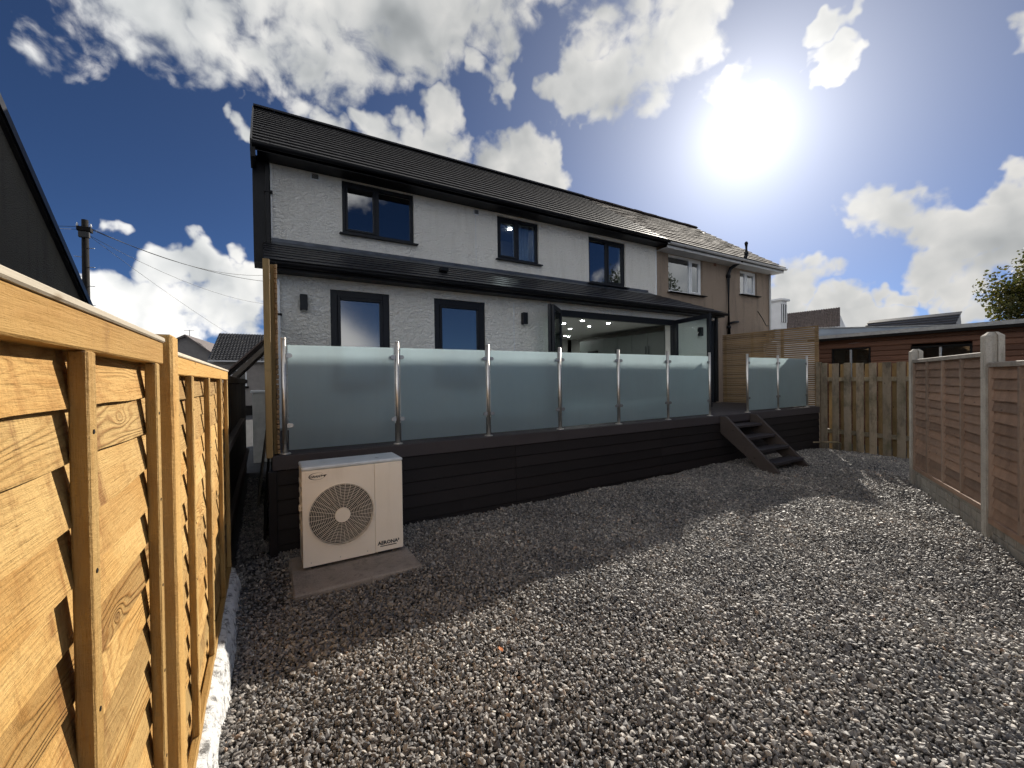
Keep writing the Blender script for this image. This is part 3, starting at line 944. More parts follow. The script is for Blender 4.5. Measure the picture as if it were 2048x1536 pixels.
for i in range(23):
    x = HX0-.28+i*.4605
    prism(bm, [(x, RIDGE_Y-.14, RIDGE_Z-.02), (x, RIDGE_Y-.06, RIDGE_Z+.07), (x, RIDGE_Y+.06, RIDGE_Z+.07), (x, RIDGE_Y+.14, RIDGE_Z-.02)], (.456, 0, 0))
part(roof, 'ridge_tiles', bm, 'tile_black', kind='stuff')
part(roof, 'fascia', bxm(HX0-.268, HX1-.01, EAVE_Y+.02, EAVE_Y+.045, EAVE_Z-.115, EAVE_Z-.005, .003), 'black_gloss')
part(roof, 'soffit', bxm(HX0-.20, HX1-.012, EAVE_Y+.047, U-.002, EAVE_Z-.105, EAVE_Z-.09), 'black_gloss')
def gutter(parent, x0, x1, y, z, r, mat, name='gutter'):
    bm = bmesh.new()
    n = 10
    prof = [(y+math.cos(math.pi+math.pi*i/n)*r, z+math.sin(math.pi+math.pi*i/n)*r) for i in range(n+1)]
    inner = [(y+math.cos(2*math.pi-math.pi*i/n)*(r-.006), z+math.sin(2*math.pi-math.pi*i/n)*(r-.006)) for i in range(n+1)]
    prism(bm, [(x0, p, q) for p, q in prof+inner], (x1-x0, 0, 0))
    g = part(parent, name, bm, mat)
    k = x0+1.0
    while k < x1-.3:
        b2 = bmesh.new()
        pr = [(y+math.cos(math.pi+math.pi*i/n)*(r+.006), z+math.sin(math.pi+math.pi*i/n)*(r+.006)) for i in range(n+1)]
        inn = [(y+math.cos(2*math.pi-math.pi*i/n)*(r+.0005), z+math.sin(2*math.pi-math.pi*i/n)*(r+.0005)) for i in range(n+1)]
        prism(b2, [(k, p, q) for p, q in pr+inn], (.045, 0, 0))
        part(g, 'bracket', b2, mat)
        k += 1.9
    return g
gutter(roof, HX0-.27, HX1-.015, EAVE_Y-.038, EAVE_Z-.03, .055, 'black_gloss')
# verge trim on the left gable: barge board with stepped tile ends
bm = bmesh.new()
q0 = Vector((HX0-.30, EAVE_Y-.02, EAVE_Z-.02)); q1 = Vector((HX0-.30, RIDGE_Y, RIDGE_Z-.02))
prism(bm, [q0+nrm*.05, q1+nrm*.05, q1-Vector((0, 0, .20)), q0-Vector((0, 0, .17))], (.03, 0, 0))
part(roof, 'verge_board', bm, 'black_gloss')
part(roof, 'eaves_end', bxm(HX0-.298, HX0-.222, EAVE_Y-.02, U+.02, 5.36, 5.61, .003), 'black_gloss')
# dark return at the left corner with a square downpipe
part(house, 'corner_cladding', bxm(HX0-.28, HX0-.006, U-.01, U+.55, 3.70, 5.60, .004), 'black_gloss')
dp = part(house, 'downpipe', bxm(HX0-.085, HX0-.015, U-.085, U-.015, 3.72, 5.44, .006), 'black_gloss')
part(dp, 'pipe_clip', bxm(HX0-.10, HX0+.03, U-.096, U-.012, 4.95, 4.985, .003), 'black_gloss')

# ---- lean-to roof of the extension
la = Vector((0, W-.30, 3.155)); lb = Vector((0, U-.004, 4.06))
ld = (lb-la); LL = ld.length; ldn = ld.normalized(); lnn = Vector((0, -ldn.z, ldn.y))
bm = bmesh.new()
prism(bm, [(HX0-.10, W-.27, 3.15), (HX0-.10, U-.003, 4.03), (HX0-.10, U-.003, 3.9), (HX0-.10, W-.27, 3.06)], (10.20-HX0+.10, 0, 0))
lean = part(house, 'lean_to_roof', bm, 'black_roof')
courses(lean, HX0-.13, 10.23, 7, 'slate_black', base=la, d=ldn, nn=lnn, length=LL, th=.012, lift=.015)
part(lean, 'fascia', bxm(HX0-.12, 10.215, W-.295, W-.272, 3.03, 3.145, .003), 'black_gloss')
part(lean, 'soffit', bxm(HX0-.11, 10.21, W-.27, W-.002, 3.04, 3.055), 'black_gloss')
gutter(lean, HX0-.14, 10.24, W-.36, 3.115, .055, 'black_gloss')
part(lean, 'flashing', prism(bmesh.new(), [(HX0, U-.33, 3.945), (HX0, U-.006, 4.085), (HX0, U-.006, 4.16), (HX0, U-.011, 4.16), (HX0, U-.02, 4.093), (HX0, U-.335, 3.955)], (10.05-HX0, 0, 0)), 'lead')
bm = bmesh.new()
c = la + ldn*(LL*.42)
box(bm, 2.86, 3.02, -.07, .07, 0, .085, .015, Matrix.Translation((0, c.y, c.z+.02)))
part(lean, 'roof_vent', bm, 'black_gloss')
# black closer between the upper wall and the lean-to at the left end
part(lean, 'end_closer', prism(bmesh.new(), [(HX0-.13, W-.30, 3.0), (HX0-.13, U+.2, 4.02), (HX0-.13, U+.2, 3.6), (HX0-.13, W-.1, 2.96)], (.02, 0, 0)), 'black_gloss')
# right end: dark corner post and downpipe
part(house, 'corner_post', bxm(10.075, 10.20, W-.06, W-.003, .836, 2.97, .006), 'anthracite')
dp = part(house, 'downpipe', bxm(10.10, 10.17, W-.145, W-.075, .86, 3.04, .006), 'black_gloss')
dp2 = part(house, 'downpipe', bxm(HX0+.02, HX0+.055, W-.055, W-.015, .86, 2.96, .004), 'upvc_white')
part(dp2, 'pipe_clip', bxm(HX0+.0, HX0+.075, W-.062, W-.01, 2.45, 2.48, .003), 'black_gloss')

# ---- folding doors
bm = bmesh.new()
x0, x1, z0, z1 = BF
box(bm, x0, x0+.08, W-.012, W+.09, z0, z1, .004)
box(bm, x1-.08, x1, W-.012, W+.09, z0, z1, .004)
box(bm, x0+.081, x1-.081, W-.011, W+.089, z1-.13, z1, .004)
dframe = part(house, 'door_frame', bm, 'anthracite')
def leaf(hx, hy, ax, ay, width, inner=False):
    """one glazed leaf from a hinge along the direction a"""
    d = Vector((ax, ay, 0)).normalized(); nn = Vector((-d.y, d.x, 0))
    M = Matrix(((d.x, nn.x, 0, hx), (d.y, nn.y, 0, hy), (0, 0, 1, 0), (0, 0, 0, 1)))
    zt, zb, f = z1-.02, z0+.02, .085
    bm = bmesh.new()
    box(bm, 0, f, -.025, .025, zb, zt, .004, M)
    box(bm, width-f, width, -.025, .025, zb, zt, .004, M)
    box(bm, f+.0005, width-f-.0005, -.024, .024, zt-f, zt, .004, M)
    box(bm, f+.0005, width-f-.0005, -.024, .024, zb, zb+f+.03, .004, M)
    lf = part(house, 'door_leaf', bm, 'anthracite')
    part(lf, 'pane', box(bmesh.new(), f-.004, width-f+.004, -.006, .006, zb+f+.026, zt-f+.004, 0, M), 'door_glass')
    part(lf, 'handle', box(bmesh.new(), width-.055, width-.03, -.06, -.03, 1.75, 1.95, .006, M), 'black_gloss')
    return lf
leaf(5.07, W-.04, -.60, -.50, .72)
leaf(4.58, W-.52, .64, .545, .70)
leaf(8.60, W-.04, -.22, -1.0, 1.13)
# kitchen behind the doors
KX0, KX1, KY0, KY1, KZ = 4.3, 10.12, W+.302, 12.6, 3.0
bm = bmesh.new()
v = [bm.verts.new(p) for p in ((KX0, KY0, z0), (KX1, KY0, z0), (KX1, KY1, z0), (KX0, KY1, z0))]
bm.faces.new(v)
kroom = part(house, 'kitchen_floor', bm, 'kitchen_wall')
part(house, 'kitchen_ceiling', bxm(KX0, KX1, KY0, KY1, KZ, KZ+.05), 'kitchen_ceiling')
bm = bmesh.new()
box(bm, KX0-.1, KX0, KY0, KY1, z0, KZ-.002)
box(bm, KX1, KX1+.02, KY0, KY1, z0, KZ-.002)
box(bm, KX0, 8.55, KY1, KY1+.1, z0, KZ-.002)
box(bm, 9.35, 9.95, KY1, KY1+.1, z0, KZ-.002)
box(bm, KX0, KX1, KY1+1.8, KY1+1.9, z0, KZ-.002)
part(house, 'kitchen_wall', bm, 'kitchen_wall')
units = []
yy = 7.75
k = 0
while yy < 10.9:
    un = part(house, 'kitchen_unit', bxm(9.52, 10.10, yy+.002, yy+.598, z0+.10, 2.80, .003), 'kitchen_unit')
    part(un, 'unit_door', bxm(9.498, 9.518, yy+.004, yy+.596, z0+.12, 2.79, .003), 'kitchen_unit')
    hy = yy+.06 if k % 2 else yy+.54
    part(un, 'handle', bxm(9.468, 9.482, hy-.008, hy+.008, 2.12, 2.42, .003), 'oven_black')
    yy += .60; k += 1
for k in range(3):
    x = 6.2+k*.75
    un = part(house, 'kitchen_unit', bxm(x+.002, x+.748, 11.98, 12.58, z0+.1, 2.55, .003), 'kitchen_unit')
    part(un, 'unit_door', bxm(x+.004, x+.746, 11.958, 11.978, z0+.12, 2.54, .003), 'kitchen_unit')
    part(un, 'handle', bxm(x+.66, x+.675, 11.928, 11.945, 2.0, 2.3, .003), 'oven_black')
ov = part(house, 'oven', bxm(9.475, 9.4975, 10.42, 10.93, 1.95, 2.42, .004), 'oven_black')
for (x, y) in ((6.897, 8.878), (7.808, 9.766), (7.042, 8.296), (7.942, 9.079), (8.006, 8.365), (9.2, 11.6), (8.9, 11.4), (5.6, 8.7), (6.0, 10.2)):
    lm = part(house, 'ceiling_lamp', tube(bmesh.new(), (x, y, KZ-.002), (x, y, KZ-.012), .045, 16), 'lamp_glow')
    lb_ = bmesh.new()
    n = 20
    for r_, z_ in ((.047, KZ-.002), (.062, KZ-.002), (.060, KZ-.016), (.047, KZ-.016)):
        pass
    ring = []
    for r_, z_ in ((.047, KZ-.003), (.064, KZ-.003), (.060, KZ-.015), (.047, KZ-.015)):
        ring.append([lb_.verts.new((x+math.cos(2*math.pi*i/n)*r_, y+math.sin(2*math.pi*i/n)*r_, z_)) for i in range(n)])
    for a_, b_ in zip(ring, ring[1:]+ring[:1]):
        for i in range(n):
            lb_.faces.new((a_[i], a_[(i+1) % n], b_[(i+1) % n], b_[i]))
    part(lm, 'trim_ring', lb_, 'upvc_white')

# ---- outside wall lights: things of their own, hung on the wall
for (x, z, lab) in ((0.50, 2.655, 'black box wall light near the left corner of the white house'),
                    (4.255, 2.66, 'black box wall light between the small window and the folding doors'),
                    (9.55, 2.66, 'black box wall light seen through the right-hand glass door leaf')):
    t = thing('wall_light', lab, 'wall light', (x, W, z), group='black up-and-down wall lights')
    part(t, 'housing', bxm(x-.048, x+.048, W-.115, W-.02, z-.11, z+.11, .004), 'anthracite')
    part(t, 'back_plate', bxm(x-.036, x+.036, W-.0195, W-.0005, z-.07, z+.07, .002), 'anthracite')
    part(t, 'lens', tube(bmesh.new(), (x, W-.068, z-.1105), (x, W-.068, z-.114), .03, 16), 'upvc_white')
# ================================================================== NEIGHBOUR HOUSE
NX0, NX1 = HX1, 16.9
nb = thing('house', 'brown pebbledashed house with white windows adjoining the white house', 'house', (NX0, U, gz(10)))
NW = [(11.0, 12.72, 4.22, 5.43), (14.88, 15.98, 4.50, 5.38)]
part(nb, 'rear_wall', wall_xz(NX0+.002, NX1, -.3, 5.63, U+.012, U+.30, NW), 'pebbledash_brown')
bm = bmesh.new()
box(bm, NX1-.28, NX1-.001, U+.302, 15.6, -.3, 5.6)
prism(bm, [(NX1-.27, U+.05, 5.602), (NX1-.27, 15.6, 5.602), (NX1-.27, RIDGE_Y, RIDGE_Z-.18)], (.25, 0, 0))
part(nb, 'gable_wall', bm, 'pebbledash_brown')
part(nb, 'front_wall', bxm(NX0+.29, NX1-.3, 15.3, 15.6, -.3, 5.6), 'pebbledash_brown')
w = window(nb, *NW[0], U+.012, frame='upvc_white', mull=(12.16,), fw_=.075, sash=(1,), sillmat='creosote', sill_out=.14, rec=.07)
w = window(nb, *NW[1], U+.012, frame='upvc_white', mull=(15.35,), fw_=.07, sash=(1,), sillmat='creosote', sill_out=.14, rec=.07)
bm = bmesh.new()
prism(bm, [(NX0, EAVE_Y+.02, EAVE_Z-.04), (NX0, RIDGE_Y, RIDGE_Z-.05), (NX0, 2*RIDGE_Y-EAVE_Y, EAVE_Z-.05), (NX0, 2*RIDGE_Y-EAVE_Y, EAVE_Z-.15), (NX0, RIDGE_Y, RIDGE_Z-.17), (NX0, EAVE_Y+.02, EAVE_Z-.14)], (NX1-NX0+.15, 0, 0))
nroof = part(nb, 'roof', bm, 'black_roof')
courses(nroof, NX0-.01, NX1+.20, 15, 'tile_brown', base=Vector((0, EAVE_Y, EAVE_Z-.012)), wob=.007)
bm = bmesh.new()
for i in range(15):
    x = NX0+.01+i*.445
    dz = random.uniform(-.008, .008)
    prism(bm, [(x, RIDGE_Y-.14, RIDGE_Z-.04+dz), (x, RIDGE_Y-.06, RIDGE_Z+.055+dz), (x, RIDGE_Y+.06, RIDGE_Z+.055+dz), (x, RIDGE_Y+.14, RIDGE_Z-.04+dz)], (.44, 0, 0))
part(nroof, 'ridge_tiles', bm, 'tile_brown', kind='stuff')
part(nroof, 'fascia', bxm(NX0+.002, NX1+.12, EAVE_Y+.02, EAVE_Y+.045, EAVE_Z-.22, EAVE_Z-.03, .003), 'fascia_grey')
part(nroof, 'soffit', bxm(NX0+.004, NX1+.11, EAVE_Y+.047, U+.010, EAVE_Z-.205, EAVE_Z-.19), 'fascia_grey')
gutter(nroof, NX0-.005, NX1+.16, EAVE_Y-.045, EAVE_Z-.075, .058, 'fascia_grey')
# soil stack with branch
bm = bmesh.new()
pathtube(bm, [(14.05, U-.07, 3.0), (14.05, U-.07, 5.10), (14.10, U-.12, 5.30), (14.30, U-.42, 5.52), (14.36, U-.50, 5.62), (14.38, U-.52, 5.75), (14.38, U-.52, 6.10)], .058, 14)
stack = part(nb, 'soil_pipe', bm, 'black_gloss')
for z in (3.25, 5.02):
    part(stack, 'pipe_collar', tube(bmesh.new(), (14.05, U-.07, z-.05), (14.05, U-.07, z+.05), .072, 14), 'black_gloss')
part(stack, 'pipe_collar', tube(bmesh.new(), (14.38, U-.52, 5.70), (14.38, U-.52, 5.79), .07, 14), 'black_gloss')
part(stack, 'vent_cage', tube(bmesh.new(), (14.38, U-.52, 6.10), (14.38, U-.52, 6.16), .062, 14, .03), 'black_gloss')
part(stack, 'branch_pipe', pathtube(bmesh.new(), [(14.05, U-.07, 3.38), (14.35, U-.07, 3.44), (14.62, U-.06, 3.47), (14.66, U+.02, 3.48)], .04, 10), 'black_gloss')
part(nb, 'downpipe', tube(bmesh.new(), (16.76, U-.05, 2.2), (16.76, U-.05, 5.42), .036, 10), 'fascia_grey')
part(nb, 'air_brick', bxm(13.34, 13.47, U-.004, U+.02, 5.32, 5.42, .003), 'brick_old')
part(nb, 'overflow_pipe', pathtube(bmesh.new(), [(13.0, U-.04, 3.62), (13.45, U-.05, 3.36)], .022, 8), 'upvc_white')
part(nb, 'meter_box', bxm(13.15, 13.30, U-.05, U+.011, 3.28, 3.40, .004), 'upvc_white')
part(nb, 'telephone_cable', pathtube(bmesh.new(), [(16.0, U, 3.95), (16.3, U-.01, 3.7), (16.55, U-.01, 3.45), (16.7, U-.01, 3.44)], .012, 6), 'wire')

# ================================================================== DECK
DX0, DX1, DY0, DZ = 0.045, 10.54, 4.42, 0.83
deck = thing('timber_deck', 'raised dark deck with black boarded skirt along the white house', 'deck', (DX0, DY0, gz(5)))
n = 16
g = (W-.02-DY0)/n
mb = tomesh(bxm(0, DX1-DX0-.06, 0, g-.006, -.026, 0, .003), 'deck_board', 'deck_board_x')
for i in range(n):
    place(deck, 'deck_board', mb, (.02, i*g+.001, DZ-gz(5)))
part(deck, 'edge_board', bxm(DX0+.002, DX1-.03, DY0-.026, DY0-.002, DZ-.135, DZ-.003, .004), 'deck_board_x')
hb = .138
z = DZ-.14
k = 0
while z > -.12:
    cuts = [DX0+.01, 2.65+(k % 2)*.0, 5.3, 7.9, DX1-.05]
    for a, b in zip(cuts, cuts[1:]):
        bm = bmesh.new()
        # feathered board: lower edge stands proud of the one below
        prism(bm, [(a+.002, DY0-.006, z-.002), (a+.002, DY0+.012, z-.002), (a+.002, DY0+.012, z-hb), (a+.002, DY0-.020+random.uniform(-.002, .002), z-hb+.006)], (b-a-.004, 0, 0))
        sb_ = part(deck, 'skirt_board', bm, 'deck_skirt_x')
        for xs_ in (a+.05, b-.05):
            part(sb_, 'screw', tube(bmesh.new(), (xs_, DY0-.0165, z-hb*.55), (xs_, DY0-.012, z-hb*.55), .004, 8), 'rubber')
    z -= hb; k += 1
for x in (DX0+.06, 2.65, 5.3, 7.9, DX1-.10):
    part(deck, 'support_post', bxm(x-.05, x+.05, DY0+.03, DY0+.12, gz(x)-.1, DZ-.03, .004), 'deck_skirt_x')
part(deck, 'side_boarding', bxm(DX0+.012, DX0+.035, DY0+.125, W-.03, -.12, DZ-.03), 'deck_skirt_x')
part(deck, 'side_boarding', bxm(DX1-.035, DX1-.012, DY0+.125, W-.03, -.12, DZ-.03), 'deck_skirt_x')
part(deck, 'corner_post', bxm(DX0-.035, DX0+.035, DY0-.05, DY0+.019, gz(0)-.05, DZ-.14, .005), 'deck_skirt_x')

# ---- steps
steps = thing('deck_steps', 'open dark timber steps going up to the gap in the glass balustrade', 'steps', (6.85, 3.5, gz(7)))
for sx in (6.79, 7.70):
    bm = bmesh.new()
    prism(bm, [(sx, DY0-.028, DZ-.015), (sx, DY0-.028, DZ-.30), (sx, 3.66, gz(7)-.02), (sx, 3.44, gz(7)-.02), (sx, 3.44, gz(7)+.03), (sx, DY0-.14, DZ-.015)], (.055, 0, 0))
    bmesh.ops.bevel(bm, geom=bm.edges[:], offset=.004, segments=1, affect='EDGES')
    part(steps, 'stringer', bm, 'step_wood_y')
for i in range(4):
    zt = gz(7)+.15+i*.175
    yt = 3.50+i*.222
    bm = bxm(6.846, 7.699, yt, yt+.24, zt-.045, zt, .005)
    part(steps, 'tread', bm, 'deck_board_x')

# ================================================================== BALUSTRADES
def balustrade(label, xs, base_x):
    t = thing('glass_balustrade', label, 'balustrade', (base_x, DY0+.05, DZ), group='frosted glass balustrades on the deck')
    y = DY0+.05
    for i, x in enumerate(xs):
        p = part(t, 'post', tube(bmesh.new(), (x, y, DZ+.012), (x, y, DZ+1.085), .0215, 20), 'steel')
        part(p, 'post_cap', tube(bmesh.new(), (x, y, DZ+1.0855), (x, y, DZ+1.097), .0225, 20, .020), 'steel')
        part(p, 'base_flange', tube(bmesh.new(), (x, y, DZ+.0005), (x, y, DZ+.011), .050, 24, .047), 'steel')
        for zc in (DZ+.27, DZ+.93):
            for s in (-1, 1):
                if (i == 0 and s < 0) or (i == len(xs)-1 and s > 0):
                    continue
                bm = bmesh.new()
                pts = [(x+s*.020, zc-.021), (x+s*.052, zc-.021)] + [(x+s*(.052+.021*math.cos(a)), zc+.021*math.sin(a)) for a in [(-math.pi/2+math.pi*k/8) for k in range(1, 8)]] + [(x+s*.052, zc+.021), (x+s*.020, zc+.021)]
                prism(bm, [(px, y-.016, pz) for px, pz in pts], (0, .032, 0))
                part(p, 'glass_clamp', bm, 'galv')
    for a, b in zip(xs, xs[1:]):
        part(t, 'glass_pane', bxm(a+.034, b-.034, y-.005, y+.005, DZ+.035, DZ+1.03, .0015), 'frosted_glass')
    return t
balustrade('long frosted glass balustrade of six panes along the deck edge', [.155, 1.221, 2.312, 3.388, 4.462, 5.54, 6.62], .155)
balustrade('short frosted glass balustrade of two panes right of the steps', [7.76, 8.82, 9.98], 7.76)

# ================================================================== SLATTED SCREENS
def slat_screen(label, x, y0, y1, z0, z1, face, tall_post):
    t = thing('slatted_screen', label, 'screen', (x, y0, z0), group='slatted timber screens at the deck ends')
    n = 38
    pit = (z1-z0)/n
    half = (y1-y0)/2
    me = tomesh(bxm(-.011, .011, 0, half-.004, 0, pit*.80, .003), 'slat', 'slat_wood_y')
    for s in range(2):
        for i in range(n):
            place(t, 'slat', me, (face*.028+random.uniform(-.002, .002), half*s+.002, pit*i+.004))
    for k in range(4):
        yy = y0+.03+(y1-y0-.12)*k/3
        part(t, 'post', bxm(x-.016, x+.016, yy, yy+.06, z0-.0, z1-.004, .003), 'slat_wood_z')
    if tall_post:
        part(t, 'end_post', bxm(x-.075, x-.02, y0-.07, y0-.003, z0-.02, z1+.02, .005), 'slat_wood_z')
    return t
slat_screen('slatted timber privacy screen at the right end of the deck', 10.555, 4.47, 6.72, DZ+.004, 2.615, -1, False)
slat_screen('slatted timber privacy screen seen edge-on at the left end of the deck', 0.075, 4.47, 6.55, DZ+.004, 2.615, 1, True)

# ================================================================== HEAT PUMP
PY = 3.74
slab = solo('concrete_slab', bxm(.15, 1.103, 3.345, 4.10, -.115, -.02, .012), 'concrete_slab', 'stained concrete slab under the cream outdoor unit', 'slab', loc=(.6, 3.7, -.115))
hp = thing('heat_pump', 'cream outdoor heat pump with round fan grille standing on a concrete slab', 'heat pump', (.65, 3.9, -.02))
hx0, hx1, hz0, hz1, hy1 = .242, 1.052, .008, .818, 4.07
FC = (.542, .392); FR = .262
# casing: front panel with a round opening
def front_panel(x0, x1, z0, z1, c, r, y0, y1):
    bm = bmesh.new()
    n = 64
    cx, cz = c
    def outer(t):
        dx, dz = math.cos(t), math.sin(t)
        k = min(((x1-cx) if dx > 0 else (x0-cx))/dx if abs(dx) > 1e-6 else 1e9, ((z1-cz) if dz > 0 else (z0-cz))/dz if abs(dz) > 1e-6 else 1e9)
        return cx+dx*k, cz+dz*k
    angs = sorted([2*math.pi*i/n for i in range(n)] + [math.atan2(zz-cz, xx-cx) % (2*math.pi) for xx in (x0, x1) for zz in (z0, z1)])
    rings = [[], [], [], []]
    for t in angs:
        o = outer(t)
        i_ = (cx+math.cos(t)*r, cz+math.sin(t)*r)
        rings[0].append(bm.verts.new((o[0], y1, o[1])))
        rings[1].append(bm.verts.new((o[0], y0, o[1])))
        rings[2].append(bm.verts.new((i_[0], y0, i_[1])))
        rings[3].append(bm.verts.new((i_[0], y0+.05, i_[1])))
    m = len(angs)
    for a, b in zip(rings, rings[1:]):
        for i in range(m):
            bm.faces.new((a[i], a[(i+1) % m], b[(i+1) % m], b[i]))
    return bm
part(hp, 'front_panel', front_panel(hx0, .806, hz0, hz1-.032, FC, FR-.008, PY, PY+.03), 'cream_enamel')
part(hp, 'side_cover', bxm(.809, hx1, PY+.0005, PY+.03, hz0, hz1-.032, .004), 'cream_enamel')
bm = bmesh.new()
box(bm, hx0+.001, hx0+.02, PY+.0305, hy1, hz0+.002, hz1-.034)
box(bm, hx1-.02, hx1-.001, PY+.0305, hy1, hz0+.002, hz1-.034)
box(bm, hx0+.021, hx1-.021, hy1-.02, hy1, hz0+.002, hz1-.034)
box(bm, hx0+.021, hx1-.021, PY+.031, hy1-.021, hz0+.002, hz0+.02)
part(hp, 'casing', bm, 'cream_enamel')
part(hp, 'top_cover', bxm(hx0-.004, hx1+.004, PY-.004, hy1+.004, hz1-.031, hz1, .010), 'pump_top')
# dark drum, fan and guard
bm = bmesh.new()
nn_ = 48
a = [bm.verts.new((FC[0]+math.cos(2*math.pi*i/nn_)*(FR-.004), PY+.052, FC[1]+math.sin(2*math.pi*i/nn_)*(FR-.004))) for i in range(nn_)]
b = [bm.verts.new((FC[0]+math.cos(2*math.pi*i/nn_)*(FR-.004), PY+.16, FC[1]+math.sin(2*math.pi*i/nn_)*(FR-.004))) for i in range(nn_)]
for i in range(nn_):
    bm.faces.new((a[i], a[(i+1) % nn_], b[(i+1) % nn_], b[i]))
bm.faces.new(b)
part(hp, 'fan_drum', bm, 'rubber')
bm = bmesh.new()
for k in range(3):
    a0 = 2*math.pi*k/3+.4
    pts = []
    for j in range(9):
        t = a0 + j/8*1.45
        r_ = .08+(FR-.06)*min(1, .55+j/8*.45) if j else .08
        pts.append((FC[0]+math.cos(t)*r_, PY+.07+.05*j/8, FC[1]+math.sin(t)*r_))
    inner = [(FC[0]+math.cos(a0+j/8*1.45)*.06, PY+.07+.05*j/8, FC[1]+math.sin(a0+j/8*1.45)*.06) for j in range(9)]
    va = [bm.verts.new(p) for p in pts]; vb = [bm.verts.new(p) for p in inner]
    for j in range(8):
        bm.faces.new((va[j], va[j+1], vb[j+1], vb[j]))
fan = part(hp, 'fan', bm, 'rubber')
part(fan, 'fan_hub', tube(bmesh.new(), (FC[0], PY+.06, FC[1]), (FC[0], PY+.15, FC[1]), .065, 24), 'rubber')
bm = bmesh.new()
nr = 17
for i in range(nr):
    r_ = .062+(FR-.062)*i/(nr-1)
    yb = PY-.016+.012*(i/(nr-1))**3
    annulus(bm, FC, r_-.0014, r_+.0014, yb-.0014, yb+.0014, 56)
annulus(bm, FC, FR-.004, FR+.004, PY-.010, PY-.0005, 56)
guard = part(hp, 'fan_guard', bm, 'cream_enamel')
bm = bmesh.new()
for k in range(36):
    t = 2*math.pi*k/36+.07
    r0 = .055 if k % 2 == 0 else .135
    pts = []
    for j in range(5):
        r_ = r0+(FR+.002-r0)*j/4
        yb = PY-.0205+.013*((r_-.062)/(FR-.062))**3 if r_ > .062 else PY-.0205
        pts.append((FC[0]+math.cos(t)*r_, yb, FC[1]+math.sin(t)*r_))
    pathtube(bm, pts, .0017, 5)
part(guard, 'guard_spokes', bm, 'cream_enamel')
part(guard, 'guard_badge', tube(bmesh.new(), (FC[0], PY-.030, FC[1]), (FC[0], PY-.016, FC[1]), .058, 32, .060), 'cream_enamel')
part(guard, 'badge_boss', tube(bmesh.new(), (FC[0], PY-.0325, FC[1]), (FC[0], PY-.0302, FC[1]), .02, 20), 'cream_enamel')
for k in range(8):
    t = 2*math.pi*k/8+.3
    x_, z_ = FC[0]+math.cos(t)*(FR+.011), FC[1]+math.sin(t)*(FR+.011)
    part(guard, 'guard_lug', tube(bmesh.new(), (x_, PY-.0035, z_), (x_, PY-.0005, z_), .006, 8), 'cream_enamel')
for x_ in (.36, .90):
    part(hp, 'foot', bxm(x_-.06, x_+.06, PY+.03, hy1+.02, -.0195, .0075, .004), 'rubber')
part(hp, 'side_handle', bxm(hx0-.018, hx0+.0005, PY+.10, PY+.15, .44, .49, .005), 'cream_enamel')
part(hp, 'side_handle', bxm(hx1-.0005, hx1+.012, PY+.05, PY+.075, .60, .625, .004), 'cream_enamel')
for z_ in (.50, .585, .67, .35, .27):
    part(hp, 'side_louvre', bxm(hx0-.006, hx0+.0005, PY+.06, hy1-.05, z_-.02, z_+.02, .003), 'cream_enamel')
for x_ in (.30, .52, .74):
    part(hp, 'panel_screw', tube(bmesh.new(), (x_, PY-.003, hz0+.03), (x_, PY-.0003, hz0+.03), .004, 8), 'galv')

def text_mesh(body, size, name, mat, shear=0.0, ext=.0006):
    cu = bpy.data.curves.new(name, 'FONT')
    cu.body = body; cu.size = size; cu.extrude = ext; cu.shear = shear; cu.align_x = 'CENTER'; cu.offset = size*.034
    cu.resolution_u = 2
    ob = bpy.data.objects.new(name, cu)
    COL.objects.link(ob)
    dg = bpy.context.evaluated_depsgraph_get()
    me = bpy.data.meshes.new_from_object(ob.evaluated_get(dg))
    COL.objects.unlink(ob)
    bpy.data.objects.remove(ob)
    me.materials.clear(); me.materials.append(MATS[mat])
    return me
o = place(hp, 'model_lettering', text_mesh('AERONA\u00b3', .043, 'model_lettering', 'print_black'), Vector((.922, PY-.0012, .068))-WLOC[hp], (math.pi/2, 0, 0))
part(hp, 'lettering_underline', bxm(.848, .990, PY-.0016, PY-.0004, .050, .057), 'print_black')
bdg = part(hp, 'maker_badge', bxm(.268, .435, PY-.0028, PY-.0003, .690, .780, .001), 'cream_enamel')
o = place(bdg, 'maker_lettering', text_mesh('GRANT', .026, 'maker_lettering', 'print_black', .15), Vector((.346, PY-.0040, .727))-WLOC[hp], (math.pi/2, 0, 0))
bm = bmesh.new()
# swoosh: an open ellipse, thick at the left, ending in a hook
pa, pb = [], []
for j in range(41):
    t = math.radians(38 + 305*j/40)
    wth = .0012+.0062*math.sin(math.pi*j/40)**1.5
    ex, ez = .352+math.cos(t)*.062, .736+math.sin(t)*.029
    pa.append(bm.verts.new((ex, PY-.0035, ez)))
    pb.append(bm.verts.new((.352+math.cos(t)*(.062-wth*1.3), PY-.0035, .736+math.sin(t)*(.029-wth*.55))))
for j in range(40):
    bm.faces.new((pa[j], pa[j+1], pb[j+1], pb[j]))
q = [bm.verts.new(p) for p in ((.385, PY-.0035, .741), (.428, PY-.0035, .745), (.408, PY-.0035, .722), (.404, PY-.0035, .735), (.385, PY-.0035, .736))]
bm.faces.new(q)
part(bdg, 'maker_emblem', bm, 'print_black')

